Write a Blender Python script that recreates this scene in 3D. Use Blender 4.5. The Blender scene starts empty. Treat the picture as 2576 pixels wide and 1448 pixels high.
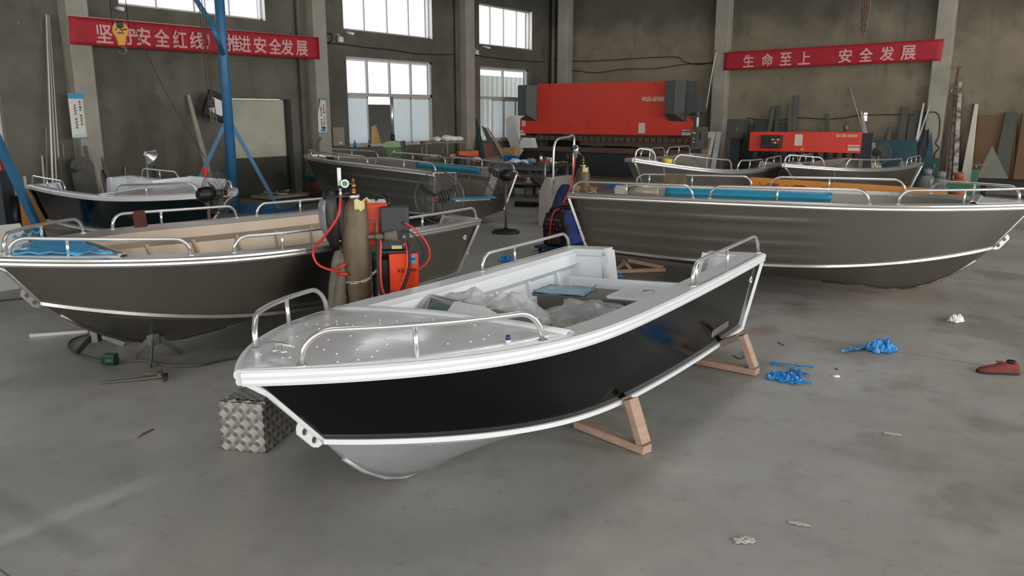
import bpy, math, random
from mathutils import Vector, Matrix, noise as mnoise
R_ = math.radians
random.seed(7)
S = bpy.context.scene
COL = S.collection

# ------------------------------------------------------------------ camera
FPX, CAMH, PITCH, AZ = 2000.0, 2.0, math.atan(439/2000.0), R_(36.0)
cam = bpy.data.cameras.new('camera'); cam.sensor_fit = 'HORIZONTAL'; cam.sensor_width = 36.0
cam.lens = 36.0*FPX/2576.0; cam.clip_end = 200
camo = bpy.data.objects.new('camera', cam); COL.objects.link(camo)
camo.location = (0, 0, CAMH); camo.rotation_euler = (math.pi/2-PITCH, 0, AZ)
S.camera = camo
S.view_settings.view_transform = 'Standard'; S.view_settings.look = 'None'
S.view_settings.gamma = 1.0; S.view_settings.use_curve_mapping = False
S.view_settings.exposure = 0.0
S.cycles.use_denoising = True
S.cycles.max_bounces = 8; S.cycles.diffuse_bounces = 4; S.cycles.glossy_bounces = 4
S.cycles.transparent_max_bounces = 12; S.cycles.sample_clamp_indirect = 6.0
# ------------------------------------------------------------------ overcast sky
W = bpy.data.worlds.new('sky'); S.world = W; W.use_nodes = True
bg = W.node_tree.nodes['Background']; bg.inputs[0].default_value = (0.93, 0.97, 1.0, 1); bg.inputs[1].default_value = 1.7
# ------------------------------------------------------------------ daylight through the openings
XL, YB, XR, YF, ZC = -16.4, 25.0, 9.0, -9.0, 8.0
def daylight(name, loc, rot, sx, sy, power, col=(1, .97, .93)):
    l = bpy.data.lights.new(name, 'AREA'); l.shape = 'RECTANGLE'; l.size = sx; l.size_y = sy
    l.energy = power; l.color = col
    o = bpy.data.objects.new(name, l); COL.objects.link(o); o.location = loc; o.rotation_euler = rot
    return o
RW = [(-4.6, 3.4), (1.4, 3.4), (7.6, 3.4), (13.6, 3.4), (19.6, 3.4)]      # right wall windows: centre y, width
for yc, w in RW:
    daylight('daylight', (XR+.05, yc, 4.85), (0, R_(90), 0), 1.3, w, 215)
    daylight('daylight', (XR+.05, yc, 2.3), (0, R_(90), 0), 2.4, w, 300)
daylight('daylight', (-2.0, YF-.05, 2.4), (R_(90), 0, 0), 5.0, 4.6, 560)          # open front door
for xc in (-10.0, 4.6):
    daylight('daylight', (xc, YF-.05, 4.85), (R_(90), 0, 0), 3.4, 1.3, 130)
    daylight('daylight', (xc, YF-.05, 2.3), (R_(90), 0, 0), 3.4, 2.4, 190)
for yc in (2.0, 10.0, 18.0):
    daylight('daylight', (-4.0, yc, ZC+.05), (0, 0, 0), 1.2, 4.5, 75, (1, .98, .95))         # added roof lights, unseen, to lighten top faces
for (yc, zc, sy, sz) in ((10.8, 4.8, 3.6, 1.3), (16.8, 4.8, 3.5, 1.3), (22.3, 4.8, 3.0, 1.26)):
    daylight('daylight', (XL-.45, yc, zc), (0, R_(-90), 0), sz, sy, 14, (.95, .98, 1))

# ------------------------------------------------------------------ picture measurements -> places in the hall
_c, _s, _ca, _sa = math.cos(PITCH), math.sin(PITCH), math.cos(AZ), math.sin(AZ)
def ray(px, py):
    u, v = px-1288, py-724
    fw = FPX*_c-v*_s; dn = FPX*_s+v*_c
    return Vector((_ca*u-_sa*fw, _sa*u+_ca*fw, -dn))
def onz(px, py, z=0.0):
    r = ray(px, py); return Vector((0, 0, CAMH))+r*((z-CAMH)/r.z)
def onx(px, py, x=XL):
    r = ray(px, py); return Vector((0, 0, CAMH))+r*(x/r.x)
def ony(px, py, y=YB):
    r = ray(px, py); return Vector((0, 0, CAMH))+r*(y/r.y)
def proj(p):
    cx = _ca*p[0]+_sa*p[1]; cy = -_sa*p[0]+_ca*p[1]; d = CAMH-p[2]
    zc = cy*_c+d*_s
    return 1288+FPX*cx/zc, 724+FPX*(d*_c-cy*_s)/zc

# ------------------------------------------------------------------ materials
def lin(h):
    if isinstance(h, (tuple, list)): return (*h[:3], 1)
    h = h.lstrip('#'); o = []
    for i in (0, 2, 4):
        c = int(h[i:i+2], 16)/255; o.append(c/12.92 if c <= .04045 else ((c+.055)/1.055)**2.4)
    return (*o, 1)
MATS = {}
def mat(name, col, rough=.5, metal=0.0, col2=None, scale=4.0, bump=0.0, bscale=40.0, rvar=0.0, trans=0.0, alpha=1.0,
        coat=0.0, emit=None, stretch=(1, 1, 1), contrast=.25, spec=.5, detail=6):
    if name in MATS: return MATS[name]
    m = bpy.data.materials.new(name); m.use_nodes = True; nt = m.node_tree; b = nt.nodes['Principled BSDF']
    b.inputs['Base Color'].default_value = lin(col); b.inputs['Roughness'].default_value = rough
    b.inputs['Metallic'].default_value = metal; b.inputs['Specular IOR Level'].default_value = spec
    b.inputs['Transmission Weight'].default_value = trans; b.inputs['Alpha'].default_value = alpha
    b.inputs['Coat Weight'].default_value = coat; b.inputs['Coat Roughness'].default_value = .08
    if emit: b.inputs['Emission Color'].default_value = lin(emit[0]); b.inputs['Emission Strength'].default_value = emit[1]
    if col2 is not None or bump or rvar:
        tc = nt.nodes.new('ShaderNodeTexCoord'); mp = nt.nodes.new('ShaderNodeMapping'); mp.inputs['Scale'].default_value = stretch
        nt.links.new(tc.outputs['Object'], mp.inputs[0])
    if col2 is not None or rvar:
        n = nt.nodes.new('ShaderNodeTexNoise'); n.inputs['Scale'].default_value = scale; n.inputs['Detail'].default_value = detail
        n.inputs['Roughness'].default_value = .62
        nt.links.new(mp.outputs[0], n.inputs['Vector'])
        cr = nt.nodes.new('ShaderNodeMapRange'); cr.inputs[1].default_value = .5-contrast; cr.inputs[2].default_value = .5+contrast
        nt.links.new(n.outputs['Fac'], cr.inputs[0])
    if col2 is not None:
        mx = nt.nodes.new('ShaderNodeMix'); mx.data_type = 'RGBA'
        mx.inputs[6].default_value = lin(col); mx.inputs[7].default_value = lin(col2)
        nt.links.new(cr.outputs[0], mx.inputs[0]); nt.links.new(mx.outputs[2], b.inputs['Base Color'])
    if rvar:
        r = nt.nodes.new('ShaderNodeMapRange'); r.inputs[3].default_value = max(rough-rvar, .02); r.inputs[4].default_value = rough+rvar
        nt.links.new(cr.outputs[0], r.inputs[0]); nt.links.new(r.outputs[0], b.inputs['Roughness'])
    if bump:
        n2 = nt.nodes.new('ShaderNodeTexNoise'); n2.inputs['Scale'].default_value = bscale; n2.inputs['Detail'].default_value = 5
        nt.links.new(mp.outputs[0], n2.inputs['Vector'])
        bp = nt.nodes.new('ShaderNodeBump'); bp.inputs['Strength'].default_value = bump; bp.inputs['Distance'].default_value = .02
        nt.links.new(n2.outputs['Fac'], bp.inputs['Height']); nt.links.new(bp.outputs[0], b.inputs['Normal'])
    MATS[name] = m; return m

# ------------------------------------------------------------------ mesh building
class MB:
    def __init__(s): s.v = []; s.f = []; s.sm = []
    def add(s, vs, fs, smooth=False):
        o = len(s.v); s.v += [tuple(x) for x in vs]; s.f += [tuple(i+o for i in f) for f in fs]; s.sm += [smooth]*len(fs); return s
    def box(s, c, d, rz=0.0, M=None):
        M = M or Matrix.Rotation(rz, 3, 'Z'); c = Vector(c)
        vs = [c+M@Vector((x*d[0]/2, y*d[1]/2, z*d[2]/2)) for x in (-1, 1) for y in (-1, 1) for z in (-1, 1)]
        return s.add(vs, [(0, 1, 3, 2), (4, 6, 7, 5), (0, 4, 5, 1), (2, 3, 7, 6), (0, 2, 6, 4), (1, 5, 7, 3)])
    def bx(s, a, b):
        return s.box([(a[i]+b[i])/2 for i in range(3)], [abs(b[i]-a[i]) for i in range(3)])
    def beam(s, p, q, w, h, up=(0, 0, 1)):
        p, q = Vector(p), Vector(q); d = (q-p); L = d.length; d.normalize(); u = Vector(up)
        if abs(d.dot(u)) > .98: u = Vector((1, 0, 0))
        a = d.cross(u).normalized(); u = a.cross(d)
        return s.box((p+q)/2, (L, w, h), M=Matrix((d, a, u)).transposed())
    def tube(s, pts, r, n=8, caps=True, closed=False):
        pts = [Vector(p) for p in pts]; N = len(pts); rr = r if isinstance(r, (list, tuple)) else [r]*N
        T = []
        for i in range(N):
            a = pts[(i-1) % N] if (closed or i > 0) else pts[i]; b = pts[(i+1) % N] if (closed or i < N-1) else pts[i]
            t = (b-a); T.append(t.normalized() if t.length > 1e-9 else Vector((0, 0, 1)))
        u = T[0].orthogonal().normalized(); vs = []
        for i in range(N):
            u = u-T[i]*u.dot(T[i]); u = u.normalized() if u.length > 1e-6 else T[i].orthogonal().normalized(); w = T[i].cross(u)
            vs += [pts[i]+(u*math.cos(2*math.pi*k/n)+w*math.sin(2*math.pi*k/n))*rr[i] for k in range(n)]
        fs = [(i*n+k, i*n+(k+1) % n, ((i+1) % N)*n+(k+1) % n, ((i+1) % N)*n+k) for i in range(N if closed else N-1) for k in range(n)]
        s.add(vs, fs, True)
        if caps and not closed:
            o = len(s.v)-len(vs)
            s.f += [tuple(o+k for k in reversed(range(n))), tuple(o+(N-1)*n+k for k in range(n))]; s.sm += [False, False]
        return s
    def lathe(s, prof, c=(0, 0, 0), n=20, M=None, smooth=True):
        M = M or Matrix.Identity(3); c = Vector(c); vs = []
        for r, z in prof: vs += [c+M@Vector((r*math.cos(2*math.pi*k/n), r*math.sin(2*math.pi*k/n), z)) for k in range(n)]
        fs = [(i*n+k, i*n+(k+1) % n, (i+1)*n+(k+1) % n, (i+1)*n+k) for i in range(len(prof)-1) for k in range(n)]
        s.add(vs, fs, smooth)
        o = len(s.v)-len(vs)
        if prof[0][0] > 1e-4: s.f.append(tuple(o+k for k in reversed(range(n)))); s.sm.append(False)
        if prof[-1][0] > 1e-4: s.f.append(tuple(o+(len(prof)-1)*n+k for k in range(n))); s.sm.append(False)
        return s
    def cyl(s, p, q, r, n=16):
        return s.tube([p, q], r, n)
    def prism(s, poly, t, M=None, c=(0, 0, 0)):
        M = M or Matrix.Identity(3); c = Vector(c); n = len(poly)
        vs = [c+M@Vector((x, y, -t/2)) for x, y in poly]+[c+M@Vector((x, y, t/2)) for x, y in poly]
        fs = [tuple(reversed(range(n))), tuple(range(n, 2*n))]+[(i, (i+1) % n, n+(i+1) % n, n+i) for i in range(n)]
        return s.add(vs, fs)
    def grid(s, rows, smooth=True, thick=None):
        nr, nc = len(rows), len(rows[0]); vs = [p for r in rows for p in r]
        return s.add(vs, [(i*nc+j, i*nc+j+1, (i+1)*nc+j+1, (i+1)*nc+j) for i in range(nr-1) for j in range(nc-1)], smooth)
    def ell(s, c, r, n=14, M=None, jit=0.0):
        M = M or Matrix.Identity(3); c = Vector(c); vs = []; m = n//2+1
        for i in range(m+1):
            a = math.pi*i/m
            for k in range(n):
                b = 2*math.pi*k/n; j = 1+random.uniform(-jit, jit) if 0 < i < m else 1
                vs.append(c+M@Vector((r[0]*math.sin(a)*math.cos(b)*j, r[1]*math.sin(a)*math.sin(b)*j, r[2]*math.cos(a)*j)))
        return s.add(vs, [(i*n+k, (i+1)*n+k, (i+1)*n+(k+1) % n, i*n+(k+1) % n) for i in range(m) for k in range(n)], True)
    def obj(s, name, m, parent=None, bevel=0.0, solid=0.0, sub=0):
        me = bpy.data.meshes.new(name); me.from_pydata(s.v, [], s.f); me.update()
        for p, k in zip(me.polygons, s.sm): p.use_smooth = k
        if isinstance(m, str): m = MATS[m]
        me.materials.append(m)
        o = bpy.data.objects.new(name, me); COL.objects.link(o)
        if parent is not None: o.parent = parent
        if solid: d = o.modifiers.new('solid', 'SOLIDIFY'); d.thickness = solid; d.offset = 0
        if bevel: d = o.modifiers.new('bevel', 'BEVEL'); d.width = bevel; d.segments = 2; d.limit_method = 'ANGLE'; d.angle_limit = R_(50)
        if sub: d = o.modifiers.new('sub', 'SUBSURF'); d.levels = sub; d.render_levels = sub
        return o
def tag(o, label, cat, group=None):
    o['label'] = label; o['category'] = cat
    if group: o['group'] = group
    return o
def thing(name, label, cat, loc=(0, 0, 0), rz=0.0, group=None, M=None):
    o = bpy.data.objects.new(name, None); o.empty_display_size = .1; COL.objects.link(o)
    if M is not None: o.matrix_world = M
    else: o.location = loc; o.rotation_euler = (0, 0, rz)
    return tag(o, label, cat, group)
def struct(o): o['kind'] = 'structure'; return o
def dup(root, loc, rz=None, label=None):
    r = root.copy(); COL.objects.link(r); r.location = loc
    if rz is not None: r.rotation_euler = (0, 0, rz)
    if label: r['label'] = label
    for ch in root.children:
        c = ch.copy(); COL.objects.link(c); c.parent = r
        for g in ch.children:
            d = g.copy(); COL.objects.link(d); d.parent = c
    return r
def glyph(ch, offset=0.0):
    cu = bpy.data.curves.new('t', 'FONT'); cu.body = ch; cu.size = 1; cu.offset = offset; cu.fill_mode = 'FRONT'; cu.resolution_u = 3
    o = bpy.data.objects.new('t', cu); COL.objects.link(o)
    me = bpy.data.meshes.new_from_object(o.evaluated_get(bpy.context.evaluated_depsgraph_get()))
    vs = [v.co.copy() for v in me.vertices]; fs = [tuple(p.vertices) for p in me.polygons]
    bpy.data.objects.remove(o); bpy.data.curves.remove(cu); bpy.data.meshes.remove(me)
    return vs, fs
def write(mb, txt, c, w, h, U, V, offset=0.0, lift=.004, bold=0.0):
    """letters of txt fitted into w x h centred on c, U to the right, V up"""
    vs, fs = glyph(txt, offset)
    if not vs: return
    x0, x1 = min(v.x for v in vs), max(v.x for v in vs); y0, y1 = min(v.y for v in vs), max(v.y for v in vs)
    U, V = Vector(U), Vector(V); N = U.cross(V)
    k = (w/(x1-x0), h/(y1-y0)); b = bold*w
    for i, (dx, dy) in enumerate(((-b, -b), (b, -b), (-b, b), (b, b)) if bold else ((0, 0),)):
        mb.add([Vector(c)+U*((v.x-(x0+x1)/2)*k[0]+dx)+V*((v.y-(y0+y1)/2)*k[1]+dy)+N*(lift+.0015*i) for v in vs], fs)
def arc(c, r, a0, a1, n, U, V):
    c, U, V = Vector(c), Vector(U), Vector(V)
    return [c+U*(r*math.cos(a0+(a1-a0)*i/n))+V*(r*math.sin(a0+(a1-a0)*i/n)) for i in range(n+1)]
def smooth_path(pts, n=6):
    P = [Vector(p) for p in pts]; P = [2*P[0]-P[1]]+P+[2*P[-1]-P[-2]]; out = []
    for i in range(1, len(P)-2):
        for k in range(n):
            t = k/n; a, b, c_, d = P[i-1], P[i], P[i+1], P[i+2]
            out.append(.5*((2*b)+(c_-a)*t+(2*a-5*b+4*c_-d)*t*t+(3*b-a-3*c_+d)*t**3))
    return out+[P[-2]]

# ------------------------------------------------------------------ material list
def wall_mat(name, c0, c1, c2, top, flake):
    """stained render: blotches, darker toward the top, drips and flaking efflorescence"""
    m = bpy.data.materials.new(name); m.use_nodes = True; nt = m.node_tree; N = nt.nodes; L = nt.links; b = N['Principled BSDF']
    tc = N.new('ShaderNodeTexCoord'); sp = N.new('ShaderNodeSeparateXYZ'); L.new(tc.outputs['Object'], sp.inputs[0])
    def noise(sc, det=6, st=(1, 1, 1), rough=.6):
        mp = N.new('ShaderNodeMapping'); mp.inputs['Scale'].default_value = st; L.new(tc.outputs['Object'], mp.inputs[0])
        n = N.new('ShaderNodeTexNoise'); n.inputs['Scale'].default_value = sc; n.inputs['Detail'].default_value = det; n.inputs['Roughness'].default_value = rough
        L.new(mp.outputs[0], n.inputs['Vector']); return n.outputs['Fac']
    def ramp(x, a, b_, lo=0.0, hi=1.0):
        n = N.new('ShaderNodeMapRange'); n.interpolation_type = 'SMOOTHSTEP'
        for i, q in enumerate((a, b_, lo, hi)): n.inputs[i+1].default_value = q
        L.new(x, n.inputs[0]); return n.outputs[0]
    def op(o, x, y):
        n = N.new('ShaderNodeMath'); n.operation = o
        for i, q in enumerate((x, y)):
            if isinstance(q, (int, float)): n.inputs[i].default_value = q
            else: L.new(q, n.inputs[i])
        return n.outputs[0]
    def mix(f, a, c):
        n = N.new('ShaderNodeMix'); n.data_type = 'RGBA'; L.new(f, n.inputs[0])
        for i, q in ((6, a), (7, c)):
            if isinstance(q, str): n.inputs[i].default_value = lin(q)
            else: L.new(q, n.inputs[i])
        return n.outputs[2]
    c = mix(ramp(noise(.5), .35, .65), c0, c1)
    c = mix(ramp(noise(1.5, 7), .5, .7, 0, .45), c, c2)
    c = mix(ramp(noise(2.2, 5, (1, 1, .16)), .56, .7, 0, .4), c, c2)
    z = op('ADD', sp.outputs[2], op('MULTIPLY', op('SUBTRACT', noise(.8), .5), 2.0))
    c = mix(ramp(z, top, top+1.1, 0, .7), c, '#3c3e3b')  # darker grey toward the top, edge broken up by noise
    f = op('MULTIPLY', ramp(noise(9, 8, rough=.7), .62, .68), op('MULTIPLY', ramp(op('ABSOLUTE', op('SUBTRACT', sp.outputs[2], flake), 0), .1, .35, 1, 0), ramp(noise(.45, 2), .5, .58)))
    c = mix(op('MULTIPLY', f, .75), c, '#c9c4b6')
    L.new(c, b.inputs['Base Color']); b.inputs['Roughness'].default_value = .92
    bp = N.new('ShaderNodeBump'); bp.inputs['Strength'].default_value = .25; bp.inputs['Distance'].default_value = .02
    L.new(noise(30, 5), bp.inputs['Height']); L.new(bp.outputs[0], b.inputs['Normal']); MATS[name] = m
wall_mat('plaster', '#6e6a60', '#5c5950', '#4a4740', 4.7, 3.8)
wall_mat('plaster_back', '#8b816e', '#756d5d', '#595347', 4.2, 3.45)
mat('column', '#aaa598', .9, col2='#8f8a7e', scale=1.3, bump=.2, bscale=35)
mat('ceiling', '#55585a', .8)
mat('alu', '#c6c5c1', .32, .85)
mat('alu_hull', '#aaa69e', .33, 1.0, col2='#98948c', scale=.8, rvar=.08, stretch=(.3, 1, 1.2))
mat('alu_in', '#d3c3b0', .42, .5, col2='#bfae9b', scale=1.2, rvar=.06)
mat('alu_in_grey', '#b5aea3', .38, .75, col2='#9a938a', scale=1.2, rvar=.06)
mat('alu_deck', '#dcdcdd', .3, .25, col2='#cbcbcd', scale=2.4, rvar=.14, contrast=.12)
mat('alu_tube', '#d6d6d4', .3, .85)
mat('alu_weld', '#d8d8d6', .35, .9)
mat('bottom_grey', '#acb0b2', .36, .3, col2='#929698', scale=1.5, rvar=.08)
mat('white_paint', '#d3d6d8', .34, coat=.15)
mat('white_in', '#e2e6ea', .4)
mat('black_paint', '#03070a', .12, spec=.32)
mat('teal_paint', '#05141a', .1, spec=.4)
mat('film_blue', '#1d86a6', .3, col2='#2a9cc0', scale=5, bump=.25, bscale=14, alpha=.93)
mat('film_pale', '#7fa8bd', .18, col2='#6390a8', scale=4, bump=.15, bscale=10, alpha=.9)
mat('film_deep', '#1c86cc', .25, col2='#1270b4', scale=9, bump=.4, bscale=30)
mat('film_sky', '#3f9fd6', .22, col2='#5fb0da', scale=6, bump=.3, bscale=14, alpha=.85)
mat('steel_dark', '#3a3a38', .5, .6, col2='#2c2b29', scale=6)
mat('steel', '#8a8a86', .4, .9, col2='#6d6c68', scale=6)
mat('steel_brown', '#75604f', .5, .25, col2='#54443a', scale=5)
mat('black', '#101112', .45); mat('rubber', '#17181a', .6); mat('dark_grey', '#2e3032', .5)
mat('machine_red', '#df4433', .42, col2='#d33a2a', scale=1.2)
mat('machine_grey', '#4a4d4c', .5); mat('machine_dark', '#30363c', .45)
mat('cab_grey', '#5d5f58', .5); mat('cab_pale', '#8b8674', .55)
mat('welder_orange', '#e4431b', .38); mat('hose_red', '#c62a22', .4); mat('orange_rubber', '#c4512f', .5)
mat('cyl_brown', '#6b5d47', .55, .25, col2='#4d4233', scale=5, rvar=.1)
mat('brass', '#a9743c', .35, .9)
mat('canvas', '#6d675c', .9, col2='#5b564c', scale=7, bump=.3, bscale=30)
mat('glove_brown', '#5a2a20', .9, col2='#4a211a', scale=9, bump=.4, bscale=50)
mat('glove_tan', '#80684a', .9, col2='#6a5439', scale=9, bump=.4, bscale=50)
mat('khaki', '#6f6248', .9, col2='#5e523b', scale=9, bump=.3)
mat('shoe_red', '#7c3226', .75, col2='#5e2820', scale=14, bump=.3)
mat('blue_steel', '#37749f', .45, col2='#2c638c', scale=5)
mat('blue_welder', '#1c3f8c', .4); mat('jacket_blue', '#14284a', .9, bump=.4, bscale=18)
mat('wood', '#b09680', .8, col2='#93796a', scale=7, stretch=(1, 1, 6), bump=.2)
mat('wood_dark', '#8d7d6c', .85, col2='#5f5549', scale=5, bump=.3)
mat('ply', '#b08a56', .75, col2='#9f7a48', scale=4)
mat('brown_board', '#75593f', .8, col2='#684e38', scale=1.2)
mat('grey_sheet', '#74756c', .55, .35, col2='#63645c', scale=1.4)
mat('grey_board', '#565a50', .7, col2='#494e45', scale=1.6)
mat('pale_bar', '#c9c2b6', .45, .5)
mat('teal_sheet', '#28505c', .5, col2='#20434e', scale=2)
mat('checker', '#eeeeec', .35, .2, bump=.5, bscale=40)
mat('banner_red', '#b5202f', .65, col2='#a11a28', scale=2.5)
mat('banner_ink', '#dba7a4', .7)
mat('paper', '#d8d6cd', .8); mat('ink', '#26282a', .7); mat('poster_blue', '#3d97bd', .7); mat('ink_red', '#b2383a', .7)
mat('white_plastic', '#e6e7e3', .4); mat('bag_white', '#dfe0de', .35, bump=.5, bscale=25)
mat('bottle', '#cfd6d0', .3, alpha=.85)
mat('hook_yellow', '#cf942c', .45, col2='#b87f20', scale=8)
mat('yellow', '#d9b32a', .45); mat('green_machine', '#3f6236', .5); mat('green_pale', '#829a72', .5); mat('green_plug', '#153c33', .5)
mat('green_bag', '#2d5a55', .45, bump=.6, bscale=14); mat('green_frame', '#2a6a4c', .5)
mat('orange_tank', '#a85523', .55, col2='#8e4a22', scale=8); mat('grey_tank', '#7c8080', .45, .2)
mat('orange_card', '#c98231', .6, col2='#bf7628', scale=2)
mat('card_print', '#8f3d17', .7)
mat('purple', '#2a1b58', .4); mat('cardboard', '#a87a4c', .85); mat('red_rust', '#6a3a30', .8)
mat('foam', '#e4e5e6', .8, bump=.9, bscale=120)
mat('wrap', '#dfe1e1', .12, col2='#c2c5c6', scale=7, bump=.5, bscale=16, alpha=.58, contrast=.15)
mat('bubble', '#cfc9bf', .16, col2='#aaa398', scale=10, bump=.9, bscale=45, alpha=.88, contrast=.15)
mat('glass_green', '#5e7d74', .1, alpha=.75)
mat('tag_yellow', '#c9bf85', .7, bump=.3)
def frost_mat():
    m = bpy.data.materials.new('frost'); m.use_nodes = True; nt = m.node_tree; N = nt.nodes; L = nt.links; N.remove(N['Principled BSDF'])
    t = N.new('ShaderNodeBsdfTranslucent'); t.inputs[0].default_value = (.86, .9, .91, 1); d = N.new('ShaderNodeBsdfDiffuse'); d.inputs[0].default_value = (.74, .8, .82, 1)
    x = N.new('ShaderNodeMixShader'); x.inputs[0].default_value = .35; L.new(t.outputs[0], x.inputs[1]); L.new(d.outputs[0], x.inputs[2])
    L.new(x.outputs[0], N['Material Output'].inputs[0]); MATS['frost'] = m
frost_mat()
mat('win_frame', '#c8c6c2', .4, .2); mat('win_dark', '#8d8788', .45, .2)
mat('shutter', '#c2c2b2', .6, col2='#b2b2a3', scale=2)
mat('out_wall', '#55524c', .9, col2='#474540', scale=1); mat('out_rib', '#c4c8c2', .6)
mat('cable', '#1b1a19', .6); mat('cable_grey', '#4f4d49', .6)
mat('label', '#d7cfc0', .6); mat('warn', '#e0b020', .5)
mat('screen', '#1c2b2b', .3)

# ------------------------------------------------------------------ floor: dusty trowelled concrete with saw-cut joints
def floor_mat():
    m = bpy.data.materials.new('concrete_floor'); m.use_nodes = True; nt = m.node_tree; N = nt.nodes; L = nt.links; b = N['Principled BSDF']
    tc = N.new('ShaderNodeTexCoord'); sp = N.new('ShaderNodeSeparateXYZ'); L.new(tc.outputs['Object'], sp.inputs[0])
    def math_(op, a, b_=None, c=None):
        n = N.new('ShaderNodeMath'); n.operation = op
        for i, x in enumerate((a, b_, c)):
            if x is None: continue
            if isinstance(x, (int, float)): n.inputs[i].default_value = x
            else: L.new(x, n.inputs[i])
        return n.outputs[0]
    def noise(sc, det=6, vec=None, rough=.6):
        n = N.new('ShaderNodeTexNoise'); n.inputs['Scale'].default_value = sc; n.inputs['Detail'].default_value = det; n.inputs['Roughness'].default_value = rough
        L.new(vec or tc.outputs['Object'], n.inputs['Vector']); return n.outputs['Fac']
    def ramp(x, a, b_, lo=0.0, hi=1.0):
        n = N.new('ShaderNodeMapRange'); n.interpolation_type = 'SMOOTHSTEP'
        for i, q in enumerate((a, b_, lo, hi)): n.inputs[i+1].default_value = q
        L.new(x, n.inputs[0]); return n.outputs[0]
    def mix(f, c1, c2):
        n = N.new('ShaderNodeMix'); n.data_type = 'RGBA'; L.new(f, n.inputs[0])
        for i, q in ((6, c1), (7, c2)):
            if isinstance(q, str): n.inputs[i].default_value = lin(q)
            else: L.new(q, n.inputs[i])
        return n.outputs[2]
    X, Y = sp.outputs[0], sp.outputs[1]
    c = mix(ramp(noise(.35), .35, .65), '#979590', '#898781')
    c = mix(ramp(noise(3.1, 8, rough=.68), .5, .66, 0, .5), c, '#7d7b75')              # scuffs
    c = mix(ramp(noise(10, 7, rough=.72), .56, .7, 0, .5), c, '#6a6863')         # dark specks
    c = mix(ramp(noise(34, 3), .73, .78, 0, .7), c, '#b5b3ad')
    c = mix(ramp(noise(.9, 4), .5, .75, 0, .35), c, '#b4b2ac')                     # pale grit
    wob = math_('MULTIPLY', math_('SUBTRACT', noise(5), .5), .012)
    for ax, p0, jc in ((X, -3.5, '#8f8d86'), (Y, 7.25, '#45433f')):                                         # saw-cut joints every six metres
        d = math_('ABSOLUTE', math_('SUBTRACT', math_('PINGPONG', math_('ADD', math_('SUBTRACT', ax, p0), wob), 3.0), 0.0))
        c = mix(ramp(d, .003, .008, .8, 0), c, jc)
    # a pale smear of swept dust and a dark drag mark crossing it
    w2 = math_('MULTIPLY', math_('SUBTRACT', noise(1.6), .5), .16)
    s1 = math_('MULTIPLY', ramp(math_('ABSOLUTE', math_('ADD', math_('SUBTRACT', X, -4.04), w2)), .02, .1, .55, 0), ramp(Y, 1.95, 2.35, 1, 0))
    c = mix(s1, c, '#aaa8a2')
    dd = math_('ABSOLUTE', math_('ADD', math_('SUBTRACT', math_('SUBTRACT', Y, 1.55), math_('MULTIPLY', math_('ADD', X, 4.0), 0.02)), w2))
    s2 = math_('MULTIPLY', ramp(dd, .02, .1, .22, 0), math_('MULTIPLY', ramp(X, -3.55, -3.5, 1, 0), ramp(X, -4.7, -4.5, 0, 1)))
    c = mix(s2, c, '#454340')
    # wide damp patch toward the right and a reddish dust patch by the stern
    px = math_('MULTIPLY', math_('SUBTRACT', X, -2.35), 1.6); py = math_('SUBTRACT', Y, 7.25)
    rd = math_('ADD', math_('POWER', math_('MULTIPLY', px, px), 1.0), math_('MULTIPLY', py, py))
    c = mix(ramp(rd, .0, .09, .5, 0), c, '#7a5a50')
    c = mix(math_('MULTIPLY', ramp(noise(.8, 5), .5, .62, 0, .5), ramp(math_('ADD', Y, X), 2.5, 4.5, 0, 1)), c, '#66625c')
    L.new(c, b.inputs['Base Color'])
    L.new(ramp(noise(1.1), .3, .7, .38, .62), b.inputs['Roughness']); b.inputs['Specular IOR Level'].default_value = .4
    bp = N.new('ShaderNodeBump'); bp.inputs['Strength'].default_value = .12; bp.inputs['Distance'].default_value = .01
    L.new(noise(60, 4), bp.inputs['Height']); L.new(bp.outputs[0], b.inputs['Normal'])
    return m
MATS['floor'] = floor_mat()
struct(MB().bx((XL-.4, YF-.4, -.2), (XR+.4, YB+.4, 0)).obj('floor', 'floor'))

# ------------------------------------------------------------------ walls with their openings
def wall(name, m, along, at, thick, u0, u1, z1, holes):
    mb = MB(); us = sorted({u0, u1, *[h[0] for h in holes], *[h[1] for h in holes]})
    for a, b in zip(us, us[1:]):
        hs = sorted((h[2], h[3]) for h in holes if h[0] <= a and h[1] >= b); z = 0.0
        for lo, hi in hs+[(z1, z1)]:
            if lo > z+1e-6:
                if along == 'y': mb.bx((at, a, z), (at+thick, b, lo))
                else: mb.bx((a, at, z), (b, at+thick, lo))
            z = max(z, hi)
    return struct(mb.obj(name, m))
UP = [(9.03, 12.6), (15.06, 18.55), (20.8, 23.75)]; LOW = [(15.1, 18.6), (20.83, 23.65)]
DOOR = (11.42, 13.2, 0.0, 2.34)
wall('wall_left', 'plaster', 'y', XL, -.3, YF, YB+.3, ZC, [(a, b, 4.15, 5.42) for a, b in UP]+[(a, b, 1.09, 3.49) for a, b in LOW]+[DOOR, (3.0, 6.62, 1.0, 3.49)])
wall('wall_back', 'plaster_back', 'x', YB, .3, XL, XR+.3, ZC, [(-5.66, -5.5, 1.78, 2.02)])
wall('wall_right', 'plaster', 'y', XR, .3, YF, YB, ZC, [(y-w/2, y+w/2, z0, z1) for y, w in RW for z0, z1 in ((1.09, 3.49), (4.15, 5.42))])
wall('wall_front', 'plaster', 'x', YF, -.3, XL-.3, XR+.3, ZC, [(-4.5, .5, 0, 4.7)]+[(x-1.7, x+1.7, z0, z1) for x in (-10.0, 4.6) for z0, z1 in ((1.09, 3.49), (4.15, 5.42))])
mb = MB()
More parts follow.
